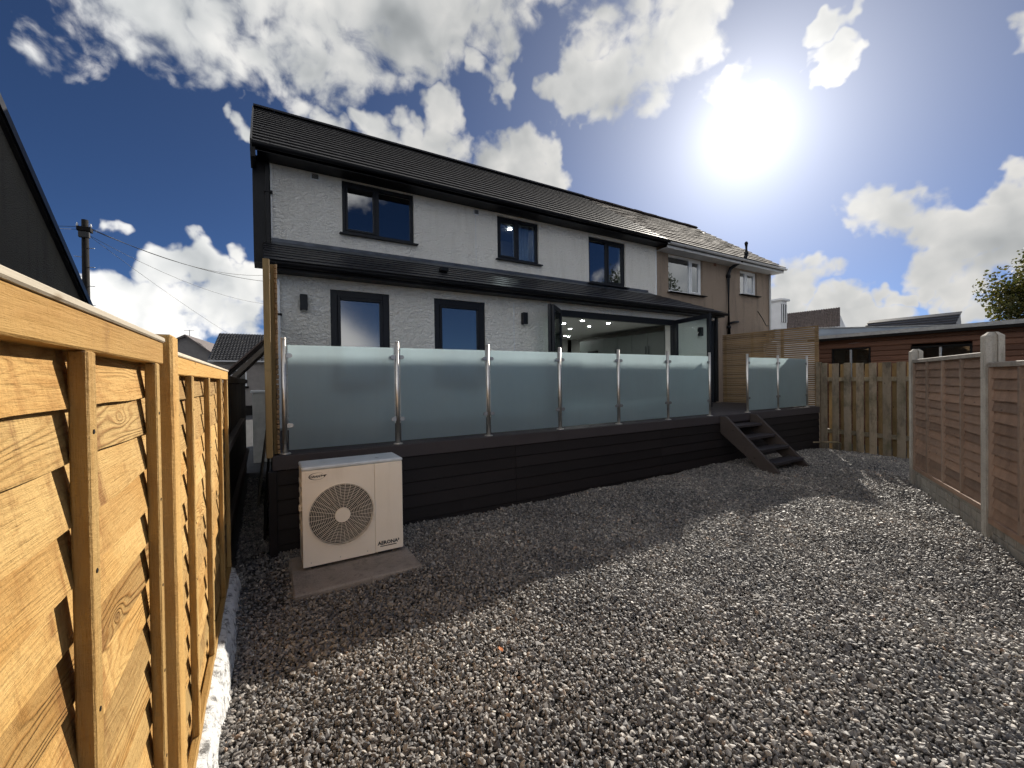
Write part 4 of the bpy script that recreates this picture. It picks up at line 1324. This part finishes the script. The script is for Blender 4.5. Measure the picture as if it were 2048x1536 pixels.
# ================================================================== LEFT FENCE (new larch lap panels)
def lap_board(length, h, mat, axis, seed, seg=26, proud=.022, wav=.008, th=.008, warp=.004):
    """one lapped board: local length along +x (or y), bottom edge stands proud (towards +n) and is waney"""
    rr = random.Random(seed)
    ph = [rr.uniform(0, 6.28) for _ in range(5)]
    bm = bmesh.new()
    prev = None
    for i in range(seg+1):
        s = length*i/seg
        wv = wav*(math.sin(s*3.1+ph[0])*.6+math.sin(s*7.7+ph[1])*.3+math.sin(s*17+ph[2])*.16)
        wp = warp*(math.sin(s*2.3+ph[3])+.5*math.sin(s*6.1+ph[4]))
        sec = [(0.002, h), (0.002-th*.6, h), (proud-th+wp, wv), (proud+wp, wv)]
        ring = []
        for nn, zz in sec:
            ring.append(bm.verts.new((s, -nn, zz) if axis == 'x' else (nn, s, zz)))
        if prev:
            for k in range(4):
                bm.faces.new((prev[k], prev[(k+1) % 4], ring[(k+1) % 4], ring[k]))
        else:
            bm.faces.new(ring)
        prev = ring
    bm.faces.new(list(reversed(prev)))
    return tomesh(bm, 'board', mat)

FXB = -.288                     # plane of the boards
def left_panel(label, y0, y1, ztop, zbot, battens, seed):
    t = thing('lap_fence', label, 'fence', (FXB, y0, zbot), group='new larch lap fence panels on the left')
    L = y1-y0
    pit = .0965
    z = ztop-.058-.10
    i = 0
    while z > zbot-.06:
        hh = .135
        me = lap_board(L-.01, hh, 'new_wood_y', 'y', seed*100+i, 34, .020, .0075)
        o = place(t, 'board', me, (random.uniform(-.002, .002), .005, z-zbot))
        z -= pit*random.uniform(.93, 1.07); i += 1
    part(t, 'top_rail', bxm(FXB+.003, FXB+.045, y0, y1, ztop-.068, ztop-.008, .003), 'rail_wood_y')
    part(t, 'cap', bxm(FXB-.025, FXB+.050, y0-.002, y1+.002, ztop-.0075, ztop+.006, .003), 'weathered_top_y')
    part(t, 'back_rail', bxm(FXB-.03, FXB-.009, y0, y1, ztop-.068, ztop-.010, .003), 'rail_wood_y')
    part(t, 'bottom_rail', bxm(FXB+.020, FXB+.046, y0, y1, zbot-.01, zbot+.035, .003), 'rail_wood_y')
    for yb in battens:
        bt = part(t, 'batten', bxm(FXB+.0215, FXB+.046, yb-.019, yb+.019, zbot+.0355, ztop-.0685, .003), 'new_wood_z')
        for zz in np.linspace(zbot+.2, ztop-.2, 6):
            part(bt, 'nail', tube(bmesh.new(), (FXB+.0458, yb, zz), (FXB+.0472, yb, zz), .004, 8), 'creosote')
    return t
left_panel('nearest bright larch lap fence panel beside the camera on the left', -.55, 1.50, 1.625, .085, (.32, .935, 1.425), 1)
left_panel('bright larch lap fence panel between the square post and the dark fence', 1.66, 3.86, 1.60, .085, (1.72, 2.05, 2.62, 3.28, 3.80), 2)
bm = bmesh.new()
box(bm, -.325, -.228, 1.535, 1.63, -.12, 1.645, .006)
fp = solo('fence_post', bm, 'new_wood_z', 'square new larch post between the two bright fence panels', 'fence post', loc=(-.28, 1.58, -.12))
# raised capping piece behind the second panel
solo('timber_offcut', bxm(FXB-.075, FXB-.033, 2.06, 3.6, 1.55, 1.635, .004), 'weathered_top_y', 'pale timber rail raised behind the second bright fence panel', 'timber rail', loc=(FXB, 2.1, 1.55))

# whitewashed rough stone kerb under the fence
bm = bmesh.new()
ny = 130
prof = [(-.33, .085), (-.25, .098), (-.215, .085), (-.195, .03), (-.185, -.05), (-.18, -.12)]
rows = []
for i in range(ny+1):
    y = -.5+4.35*i/ny
    row = []
    for k, (px, pz) in enumerate(prof):
        nv = mnoise.noise(Vector((px*9, y*7, pz*9)))
        n2 = mnoise.noise(Vector((px*30+5, y*22, pz*30)))
        row.append(bm.verts.new((px+nv*.022+n2*.008, y, pz+nv*.016+n2*.008)))
    rows.append(row)
for a, b in zip(rows, rows[1:]):
    for k in range(len(prof)-1):
        f = bm.faces.new((a[k], a[k+1], b[k+1], b[k])); f.smooth = True
bm.faces.new(rows[0]); bm.faces.new(list(reversed(rows[-1])))
solo('stone_kerb', bm, 'painted_stone', 'whitewashed rough stone kerb under the bright larch fence', 'kerb', loc=(-.25, 1.5, -.1))

# darker fence further on
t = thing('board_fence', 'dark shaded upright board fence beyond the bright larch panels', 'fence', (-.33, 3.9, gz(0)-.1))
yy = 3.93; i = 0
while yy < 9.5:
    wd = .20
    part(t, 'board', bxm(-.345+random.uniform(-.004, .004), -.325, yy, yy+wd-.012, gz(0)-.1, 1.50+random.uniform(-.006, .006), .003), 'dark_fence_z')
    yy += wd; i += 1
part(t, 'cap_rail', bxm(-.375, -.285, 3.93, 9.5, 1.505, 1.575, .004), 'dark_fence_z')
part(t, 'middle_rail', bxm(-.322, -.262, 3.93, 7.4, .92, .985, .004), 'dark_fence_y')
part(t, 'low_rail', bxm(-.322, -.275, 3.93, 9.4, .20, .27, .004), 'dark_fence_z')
# sloping boards of a lean-to store in the side passage
t = thing('passage_canopy', 'sloping brown boarded canopy over the side passage behind the fence', 'canopy', (-.45, 9.0, 1.6))
for k in range(4):
    bm = bmesh.new()
    y = 8.6+k*.33
    prism(bm, [(-.66, y, 1.62), (.06, y, 2.36), (.06, y, 2.33), (-.64, y, 1.60)], (0, .30, 0))
    part(t, 'roof_board', bm, 'grey_board_y')
for k in range(3):
    y = 8.62+k*.55
    bm = bmesh.new()
    prism(bm, [(-.60, y, 1.52), (.04, y, 2.22), (.04, y, 2.12), (-.54, y, 1.48)], (0, .05, 0))
    part(t, 'rafter', bm, 'dark_fence_y')
part(t, 'wall_plate', bxm(-.62, -.36, 8.55, 10.1, 1.44, 1.56, .004), 'creosote')
for y in (8.62, 10.0):
    part(t, 'prop', bxm(-.52, -.46, y, y+.06, gz(0)-.1, 1.44, .004), 'creosote')
# odds and ends leaning in the passage
solo('leaning_board', prism(bmesh.new(), [(-.12, 6.2, gz(0)-.05), (.02, 6.2, .95), (.035, 6.2, .95), (-.10, 6.2, gz(0)-.05)], (0, 1.4, 0)), 'dark_fence_y', 'grey board leaning against the deck side in the dark passage', 'board', loc=(0, 6.5, 0))
solo('leaning_sheet', prism(bmesh.new(), [(-.04, 4.9, gz(0)-.03), (.028, 4.9, .78), (.034, 4.9, .78), (-.02, 4.9, gz(0)-.03)], (0, 1.1, 0)), 'creosote', 'black sheet leaning on the left end of the deck', 'sheet', loc=(0, 5, 0))
t = thing('white_pillar', 'white rendered gate pillar with a sunlit cap beyond the side passage', 'pillar', (-.10, 12.1, -.45))
part(t, 'shaft', bxm(-.27, .12, 12.0, 12.35, -.45, 1.27, .006), 'pillar_render')
part(t, 'cap_stone', bxm(-.31, .16, 11.96, 12.39, 1.2705, 1.33, .012), 'far_white')

# ================================================================== RIGHT SIDE FENCES
def conc_post(label, p, h, rz):
    t = thing('concrete_post', label, 'fence post', (p.x, p.y, gz(p.x)-.1), rz, 'slotted concrete fence posts')
    h = h-(gz(p.x)-.1)
    bm = bmesh.new()
    w, d, s, sd_ = .052, .062, .02, .022
    pts = [(-w, -d), (w, -d), (w, -s), (w-sd_, -s), (w-sd_, s), (w, s), (w, d), (-w, d), (-w, s), (-w+sd_, s), (-w+sd_, -s), (-w, -s)]
    lo = [bm.verts.new((x, y, 0)) for x, y in pts]
    hi = [bm.verts.new((x, y, h-.035)) for x, y in pts]
    tp = [bm.verts.new((x*.45, y*.45, h)) for x, y in pts]
    for A_, B_ in ((lo, hi), (hi, tp)):
        for i in range(12):
            bm.faces.new((A_[i], A_[(i+1) % 12], B_[(i+1) % 12], B_[i]))
    bm.faces.new(tp)
    part(t, 'shaft', bm, 'concrete_post', local=True)
    return t
SP = (FB-FA).length
conc_post('slotted concrete post at the far end of the brown lap fence', FA, 1.845, FROT)
conc_post('taller slotted concrete post between the two brown lap panels', FB, 1.88, FROT)
def right_panel(label, p, length, zt, zb, seed, nb_):
    t = thing('lap_fence', label, 'fence', (p.x, p.y, 0), FROT, 'brown lap fence panels on the right')
    L = length
    pit = (zt-.05-zb-.06)/nb_
    for i in range(nb_):
        me = lap_board(L, pit*1.22, 'panel_wood_x', 'x', seed*50+i, 12, .026, .004, .010, .0015)
        place(t, 'board', me, (0, -.004, zb+.06+pit*(nb_-1-i)))
    part(t, 'top_rail', bxm(0, L, -.050, .025, zt-.045, zt, .004), 'pale_rail_x', local=True)
    part(t, 'bottom_rail', bxm(0, L, -.048, -.014, zb, zb+.055, .004), 'panel_wood_x', local=True)
    for k in range(5):
        xb = .02+(L-.04)*k/4
        part(t, 'batten', bxm(xb-.02, xb+.02, -.046, -.006, zb+.0555, zt-.0455, .003), 'panel_wood_z', local=True)
    # concrete gravel board below
    return t
def gravel_board(label, p, length, zt):
    t = thing('gravel_board', label, 'gravel board', (p.x, p.y, 0), FROT, 'concrete gravel boards under the brown fence')
    part(t, 'plank', bxm(0, length, -.020, .02, gz(p.x)-.12, zt, .005), 'concrete_post', local=True)
    for r_ in range(2):
        k = 0
        x = .03
        while x < length-.1:
            ln = random.uniform(.18, .34)
            z0_ = gz(p.x)-.03+r_*.095
            part(t, 'cast_stone', bxm(x, min(x+ln, length-.02), -.029+random.uniform(0, .004), -.0205, z0_, z0_+.088, .006), 'concrete_post', local=True)
            x += ln+.012
    return t
pA = FA+fdir*.034
right_panel('brown lap fence panel between the two concrete posts on the right', pA, SP-.068, 1.70, .20, 3, 15)
gravel_board('concrete gravel board between the two concrete posts', pA, SP-.068, .197)
pB = FB+fdir*.034
right_panel('brown lap fence panel running off the right edge of the picture', pB, SP-.068, 1.60, .12, 4, 14)
gravel_board('concrete gravel board at the right edge of the picture', pB, SP-.068, .117)
# another neighbour's panel behind the taller post
t = thing('lap_fence', 'weathered fence panel showing its pale rail behind the taller concrete post', 'fence', (6.3, 1.0, 0), FROT)
part(t, 'top_rail', bxm(-.2, 2.6, .42, .48, 1.655, 1.70, .004), 'pale_rail_x', local=True)
for k in range(6):
    part(t, 'board', bxm(-.2, 2.6, .455+(k % 2)*.006, .47+(k % 2)*.006, 1.655-.16*(k+1), 1.652-.16*k, .002), 'panel_wood_x', local=True)
for k in range(4):
    part(t, 'batten', bxm(.1+k*.7, .14+k*.7, .42, .448, .6, 1.652, .003), 'panel_wood_z', local=True)
part(t, 'post', bxm(-.3, -.21, .42, .5, gz(6)-.1, 1.72, .005), 'panel_wood_z', local=True)

# hit-and-miss upright board fence
H0 = Vector((10.40, 4.38, 0)); H1 = Vector((10.08, 2.20, 0))
hd = (H1-H0).normalized()
HR = math.atan2(hd.y, hd.x)
t = thing('hit_and_miss_fence', 'weathered hit-and-miss board fence with green stains behind the steps', 'fence', (H0.x, H0.y, gz(10)), HR)
HL = (H1-H0).length
k = 0
x = .02
while x < HL:
    w_ = random.uniform(.122, .138)
    ht = 1.83-.02*x+random.uniform(-.012, .012)
    part(t, 'front_board', bxm(x, x+w_, -.045, -.026, .0+random.uniform(-.02, .02), ht, .004), 'old_wood_z', local=True)
    part(t, 'back_board', bxm(x+.115, x+.115+w_, .034, .053, .0, ht-.01+random.uniform(-.015, .01), .004), 'old_wood_back_z', local=True)
    x += .222
for z_ in (.34, 1.44):
    part(t, 'rail', bxm(0, HL+.1, -.0255, .0335, z_, z_+.085, .004), 'old_wood_x', local=True)
part(t, 'post', bxm(-.09, -.005, -.04, .045, -.05, 1.86, .005), 'old_wood_z', local=True)
# low frame of a drain cover at the foot of that fence
t = thing('pipe_hoop', 'small low dull pipe hoop at the foot of the board fence', 'pipe', (9.6, 4.2, gz(9)))
part(t, 'pipe', pathtube(bmesh.new(), [(9.85, 4.30, gz(10)+.17), (9.95, 4.20, gz(10)+.18), (10.12, 3.98, gz(10)+.19), (10.18, 3.94, gz(10)+.16), (10.18, 3.94, gz(10)-.05)],   .016, 8), 'old_wood_x')

# ================================================================== CABIN AND OUTBUILDINGS
CX = 12.5
cab = thing('timber_cabin', 'reddish brown timber cabin with grey felt roof behind the board fence', 'cabin', (CX, 3, -.3))
CY0, CY1 = -1.5, 5.35
pit = .118
cwin = [(3.45, 4.28+.72, 1.42, 2.17), (1.75, 3.46, 1.42, 2.13)]
cwin = [(4.22, 5.02, 1.45, 2.175), (2.55, 3.50, 1.45, 2.125)]
z = -.30
ci = 0
while z < 2.40:
    zt = min(z+pit-.004, 2.42)
    segs = [(CY0, CY1)]
    for (a, b, c, d) in cwin:
        if zt > c+.01 and z < d-.01:
            ns = []
            for s in segs:
                if a > s[0] and b < s[1]:
                    ns += [(s[0], a), (b, s[1])]
                else:
                    ns.append(s)
            segs = ns
    for (a, b) in segs:
        bm = bmesh.new()
        prism(bm, [(CX+.04, a, z), (CX+.006, a, z), (CX-.008, a, z+.02), (CX-.008, a, zt-.02), (CX+.006, a, zt), (CX+.04, a, zt)], (0, b-a, 0))
        part(cab, 'wall_board', bm, 'cabin_wood_y')
    z += pit; ci += 1
bm = bmesh.new()
box(bm, CX+.045, CX+.06, CY0, CY1, -.3, 1.44)
box(bm, CX+.06, CX+3.4, CY1-.05, CY1, -.3, 2.4)
box(bm, CX+.06, CX+3.4, CY0, CY0+.05, -.3, 2.4)
box(bm, CX+1.5, CX+1.55, CY0+.06, CY1-.06, -.3, 2.35)
part(cab, 'inner_wall', bm, 'cabin_wood_y')
for (a, b, c, d) in cwin:
    bm = bmesh.new()
    box(bm, CX-.02, CX+.03, a, a+.04, c, d, .003)
    box(bm, CX-.02, CX+.03, b-.04, b, c, d, .003)
    box(bm, CX-.019, CX+.029, a+.041, b-.041, d-.04, d, .003)
    w = part(cab, 'window', bm, 'creosote')
    mid = (a+b)/2
    part(w, 'mullion', bxm(CX-.018, CX+.028, mid-.018, mid+.018, c, d-.041, .003), 'galv')
    part(w, 'pane', bxm(CX+.005, CX+.010, a+.038, b-.038, c, d-.038), 'window_glass')
bm = bmesh.new()
prism(bm, [(CX-.20, CY0-.2, 2.44), (CX-.20, CY0-.2, 2.52), (CX+1.9, CY0-.2, 2.60), (CX+4.0, CY0-.2, 2.50), (CX+4.0, CY0-.2, 2.44), (CX+1.9, CY0-.2, 2.53)], (0, CY1-CY0+.36, 0))
rf = part(cab, 'roof', bm, 'felt')
part(rf, 'eaves_board', bxm(CX-.195, CX-.17, CY0-.18, CY1+.14, 2.375, 2.438, .003), 'creosote')
part(cab, 'corner_board', bxm(CX-.03, CX+.06, CY1+.001, CY1+.05, -.3, 2.43, .004), 'slat_wood_z')

GA = Vector((16.9, 7.13, 0)); GB = Vector((21.9, 3.45, 0))
gd = (GB-GA).normalized(); GR = math.atan2(gd.y, gd.x); GL = (GB-GA).length+3.2
fb = thing('flat_roofed_garage', 'pale grey-blue flat roofed building behind the timber cabin', 'garage', (GA.x, GA.y, -.45), GR)
part(fb, 'wall', bxm(-1.4, GL, .12, 5, 0, 3.2), 'far_white', local=True)
for k, (za, zb_) in enumerate(((3.22, 3.41), (3.415, 3.60))):
    part(fb, 'fascia_panel', bxm(-1.5, GL+.1, .0+k*.012, .118, za, zb_, .004), 'metal_sheet', local=True)
part(fb, 'roof', bxm(-1.5, GL+.1, -.02, 5.1, 3.602, 3.64, .004), 'felt', local=True)

sh = thing('dark_roof_shed', 'dark ribbed shed roof showing above the pale flat roof', 'shed', (22.5, 6.5, -.45))
part(sh, 'wall', bxm(22.6, 23.4, 5.2, 7.95, -.45, 3.2), 'far_wall')
for k in range(6):
    bm = bmesh.new()
    zz = 3.20+k*.115
    prism(bm, [(22.35+k*.16, 5.05, zz), (22.35+k*.16, 5.05, zz+.03), (22.60+k*.16, 5.05, zz+.155), (22.60+k*.16, 5.05, zz+.12)], (0, 2.95-k*.01, 0))
    part(sh, 'roof_course', bm, 'far_tile')
part(sh, 'roof_base', prism(bmesh.new(), [(22.5, 5.1, 3.19), (23.4, 5.1, 3.84), (23.6, 5.1, 3.2)], (0, 2.8, 0)), 'far_tile')

fh = thing('distant_house', 'distant house with brown tiled roof beside the neighbour house', 'house', (32, 14, -.45))
part(fh, 'wall', bxm(32.15, 33.9, 12.75, 19, -.45, 4.75), 'far_white')
def corrug(p00, p10, p01, p11, nc, nr, amp, mat, parent, name='tiles'):
    """wavy tiled roof plane between four corners (eave a-b, ridge c-d)"""
    p00, p10, p01, p11 = map(Vector, (p00, p10, p01, p11))
    n = (p10-p00).cross(p01-p00).normalized()
    bm = bmesh.new()
    m = nc*6
    rows = []
    for r_ in range(nr):
        for e in (0, 1):
            f = (r_+e)/nr
            lift = amp*(.9 if e == 0 else 0)
            row = []
            for i in range(m+1):
                u = i/m
                p = p00.lerp(p10, u).lerp(p01.lerp(p11, u), f)
                row.append(bm.verts.new(p+n*(lift+amp*abs(math.sin(math.pi*u*nc)))))
            rows.append(row)
    for a, b in zip(rows, rows[1:]):
        for i in range(m):
            fc = bm.faces.new((a[i], a[i+1], b[i+1], b[i]))
    return part(parent, name, bm, mat, kind='stuff')
corrug((32.0, 19.2, 5.0), (32.0, 12.38, 4.62), (33.1, 19.2, 6.15), (33.1, 12.80, 6.03), 44, 12, .04, 'far_tile_brown', fh)
part(fh, 'gable', prism(bmesh.new(), [(32.15, 12.80, 4.752), (33.1, 12.95, 5.95), (33.9, 12.80, 4.752)], (0, .1, 0)), 'far_white')
part(fh, 'fascia', bxm(31.98, 32.03, 12.3, 19.2, 4.50, 4.62), 'far_white')
dm = thing('dormer_bay', 'small white glazed bay showing beside the brown neighbour house', 'bay window', (28, 14.3, 3))
part(dm, 'wall', bxm(28.05, 28.75, 14.0, 16.0, -.4, 6.25), 'far_white')
part(dm, 'roof', bxm(27.9, 28.9, 13.85, 16.2, 6.26, 6.40, .03), 'far_white')
wnd = part(dm, 'window', bxm(28.12, 28.68, 13.96, 13.999, 4.9, 6.05), 'oven_black')
for x_ in (28.15, 28.40, 28.65):
    part(wnd, 'mullion', bxm(x_-.03, x_+.03, 13.94, 13.959, 4.9, 6.05), 'upvc_white')

# houses far off on the left
ha = thing('distant_house', 'distant grey house with dark pantiled roof above the bright fence', 'house', (-1, 30, -1.2))
part(ha, 'wall', wall_xz(-2.62, 6, -1.2, 2.95, 30.3, 30.6, [(-1.75, -.95, 1.35, 2.35)]), 'far_wall')
part(ha, 'side_wall', bxm(-2.62, -2.4, 30.61, 36, -1.2, 2.95), 'far_wall')
corrug((-2.85, 30.0, 2.90), (6.2, 30.0, 2.92), (-2.55, 33.8, 4.86), (6.2, 33.8, 4.90), 54, 17, .04, 'far_tile', ha)  # pantiles
part(ha, 'roof_back', prism(bmesh.new(), [(-2.5, 30.1, 2.80), (-2.5, 33.8, 4.72), (-2.5, 37, 2.8)], (8.6, 0, 0)), 'far_tile')
part(ha, 'gutter', bxm(-2.85, 6.2, 29.90, 30.0, 2.80, 2.90, .02), 'fascia_grey')
wn = part(ha, 'window', bxm(-1.75, -.95, 30.36, 30.42, 1.35, 2.35), 'upvc_white')
part(wn, 'pane', bxm(-1.68, -1.38, 30.345, 30.359, 1.42, 2.28), 'oven_black')
part(wn, 'pane', bxm(-1.32, -1.02, 30.345, 30.359, 1.42, 2.28), 'oven_black')
part(wn, 'sill', bxm(-1.85, -.85, 30.18, 30.299, 1.22, 1.34), 'creosote')
part(ha, 'base_band', bxm(-2.6, 3, 30.26, 30.299, -.6, .15), 'creosote')
hbn = thing('distant_house', 'distant brown gabled house with a grey roof left of the pantiled one', 'house', (-5, 40, -1.2))
bm = bmesh.new()
prism(bm, [(-6.1, 40, -1.2), (-6.1, 40, 4.62), (-5.15, 40, 5.22), (-4.2, 40, 4.62), (-3.0, 40, 3.4), (-3.0, 40, -1.2)], (0, .3, 0))
part(hbn, 'wall', bm, 'far_wall')
bm = bmesh.new()
prism(bm, [(-5.15, 39.8, 5.30), (-3.0, 39.8, 3.55), (-3.0, 39.8, 3.40), (-5.15, 39.8, 5.15)], (1.2, 9, 0))
prism(bm, [(-5.15, 39.8, 5.30), (-6.5, 39.8, 4.50), (-6.5, 39.8, 4.38), (-5.15, 39.8, 5.15)], (1.2, 9, 0))
part(hbn, 'roof', bm, 'far_tile_brown')
bm = bmesh.new()
tube(bm, (-5.0, 41, 5.2), (-5.0, 41, 5.75), .02, 6)
tube(bm, (-5.35, 41, 5.7), (-4.7, 41, 5.72), .015, 6)
part(hbn, 'aerial', bm, 'wire')

# dark gable on the far left
gb = thing('house', 'dark pebbledashed gable end of the house at the far left', 'house', (-3.2, 9, -.45))
VX = -3.2
def vz(y):
    return 5.40-(y-8.9)*.684
bm = bmesh.new()
prism(bm, [(VX, 4.0, -.45), (VX, 12.1, -.45), (VX, 12.1, vz(12.1)-.12), (VX, 6.6, vz(6.6)-.12), (VX, 4.0, vz(6.6)-.12-2.6*.684)], (-.3, 0, 0))
part(gb, 'gable_wall', bm, 'pebbledash_dark')
bm = bmesh.new()
prism(bm, [(VX+.06, 12.35, vz(12.35)), (VX+.06, 6.6, vz(6.6)), (VX+.06, 6.6, vz(6.6)-.16), (VX+.06, 12.35, vz(12.35)-.16)], (-7, 0, 0))
r_ = part(gb, 'roof', bm, 'black_roof')
bm = bmesh.new()
prism(bm, [(VX+.06, 6.6, vz(6.6)), (VX+.06, 3.6, vz(6.6)-2.05), (VX+.06, 3.6, vz(6.6)-2.2), (VX+.06, 6.6, vz(6.6)-.16)], (-7, 0, 0))
part(gb, 'roof_slope', bm, 'black_roof')
part(r_, 'verge_trim', prism(bmesh.new(), [(VX+.065, 12.35, vz(12.35)+.03), (VX+.065, 6.6, vz(6.6)+.03), (VX+.065, 6.6, vz(6.6)-.13), (VX+.065, 12.35, vz(12.35)-.13)], (.03, 0, 0)), 'black_gloss')

# ================================================================== POLE AND WIRES
pole = thing('telegraph_pole', 'dark wooden telegraph pole with wires rising behind the dark gable', 'pole', (-5.28, 20, -.45))
part(pole, 'shaft', tube(bmesh.new(), (-5.30, 20, -.45), (-5.27, 20, 7.25), .12, 14, .09), 'creosote')
part(pole, 'top_block', bxm(-5.46, -5.10, 19.86, 20.14, 6.84, 6.99, .01), 'creosote')
part(pole, 'junction_box', bxm(-5.40, -5.12, 19.80, 19.92, 6.60, 6.80, .01), 'wire')
for k in range(7):
    s = -1 if k % 2 else 1
    z_ = 4.3+k*.33
    part(pole, 'foot_peg', tube(bmesh.new(), (-5.285, 20, z_), (-5.285+s*.26, 19.93, z_), .012, 6), 'galv')
for s in (-1, 1):
    part(pole, 'insulator', tube(bmesh.new(), (-5.27+s*.17, 19.9, 6.99), (-5.27+s*.17, 19.9, 7.10), .035, 8, .02), 'far_white')
def wire(label, a, b, sag, r=.012):
    a, b = Vector(a), Vector(b)
    pts = []
    for i in range(17):
        f = i/16
        p = a.lerp(b, f); p.z -= sag*4*f*(1-f)
        pts.append(p)
    solo('overhead_wire', pathtube(bmesh.new(), pts, r, 5), 'wire', label, 'wire', 'wires from the telegraph pole', loc=tuple(a))
wire('upper overhead wire from the pole towards the white house', (-5.2, 20, 7.02), (2.0, 30, 8.75), .9, .010)
wire('second overhead wire just under the upper one', (-5.2, 20, 6.98), (2.0, 27, 7.3), .55, .011)
wire('lower thin overhead wire dropping from the pole to the right', (-5.2, 20, 6.75), (3.0, 34, 7.4), 1.0, .007)
wire('thin wire from the pole down towards the distant pantiled house', (-5.15, 20, 6.7), (-1.0, 31, 4.0), .15, .006)
wire('thin wire leaving the pole to the left above the dark gable', (-5.4, 20, 7.0), (-16, 22, 7.6), .4, .008)
wire('faint wire from the pole down to the dark gable', (-5.4, 20, 6.9), (-7.5, 13, 5.0), .12, .006)

# ================================================================== TREES
def tree(name, label, base, height, crown_r, mat, seed, nleaf=9000, leaf=.09, crown_z=None):
    rr = random.Random(seed)
    t = thing(name, label, 'tree', base)
    b = Vector(base)
    cz = b.z+(crown_z or height*.62)
    part(t, 'trunk', pathtube(bmesh.new(), [b, b+Vector((.1, .05, height*.25)), b+Vector((-.05, .1, height*.5)), b+Vector((.05, 0, height*.8))], [height*.035, height*.026, height*.018, height*.006], 9), 'bark')
    clumps = []
    bm = bmesh.new()
    for i in range(46):
        while True:
            d = Vector((rr.uniform(-1, 1), rr.uniform(-1, 1), rr.uniform(-1, 1)))
            if .25 < d.length < 1:
                break
        c = Vector((b.x+d.x*crown_r, b.y+d.y*crown_r, cz+d.z*height*.40))
        clumps.append((c, rr.uniform(.22, .42)*crown_r))
        root = b+Vector((0, 0, height*rr.uniform(.25, .6)))
        mid = root.lerp(c, .5)+Vector((rr.uniform(-.15, .15), rr.uniform(-.15, .15), .12))
        pathtube(bm, [root, mid, c], [height*.010, height*.006, height*.002], 5)
    part(t, 'limbs', bm, 'bark')
    V, F = [], []
    for i in range(nleaf):
        c, r0 = clumps[rr.randrange(len(clumps))]
        d = Vector((rr.gauss(0, 1), rr.gauss(0, 1), rr.gauss(0, .8)))
        d = d.normalized()*r0*(rr.random()**.45)
        p = c+d
        ax = Vector((rr.gauss(0, 1), rr.gauss(0, 1), rr.gauss(-.3, .7))).normalized()
        sd2 = ax.cross(Vector((rr.gauss(0, 1), rr.gauss(0, 1), rr.gauss(0, 1)))).normalized()
        L = leaf*rr.uniform(.6, 1.3); Wd = L*.34
        n0 = len(V)
        V += [p, p+ax*L*.5+sd2*Wd, p+ax*L, p+ax*L*.5-sd2*Wd]
        F.append((n0, n0+1, n0+2, n0+3))
    me = bpy.data.meshes.new('crown')
    me.from_pydata([tuple(q-b) for q in V], [], F)
    me.materials.append(MATS[mat])
    o = bpy.data.objects.new('crown', me)
    COL.objects.link(o); o.parent = t
    return t
tree('leafy_tree', 'golden green tree at the right edge behind the timber cabin', (22.0, 1.90, -.4), 6.5, 2.0, 'leaf_gold', 5, 34000, .11)
tree('leafy_tree', 'large dark green tree mirrored in the upstairs windows', (18.5, -7.5, -.4), 8.5, 3.0, 'leaf_green', 9, 16000, .16)
tree('leafy_tree', 'broad dark tree mirrored in the neighbour windows', (26, -6.0, -.4), 10.5, 3.6, 'leaf_green', 12, 16000, .18)

bm = bmesh.new()
lc = Vector((1.14, 2.09, gz(1)+.018))
ring = [(0, -.022, .0), (.010, -.010, .004), (.013, .004, .005), (.006, .018, .002), (0, .026, .006), (-.007, .016, .004), (-.012, .003, .006), (-.009, -.011, .003)]
vs = [bm.verts.new(lc+Vector(p)) for p in ring]
bm.faces.new(vs)
g_ = bmesh.ops.extrude_face_region(bm, geom=bm.faces[:])
bmesh.ops.translate(bm, vec=(0, 0, .0008), verts=[e for e in g_['geom'] if isinstance(e, bmesh.types.BMVert)])
plain('dead_leaf', (0.45, 0.13, 0.02), rough=0.7)
solo('fallen_leaf', bm, 'dead_leaf', 'small orange fallen leaf lying on the sunlit gravel', 'leaf', loc=tuple(lc))
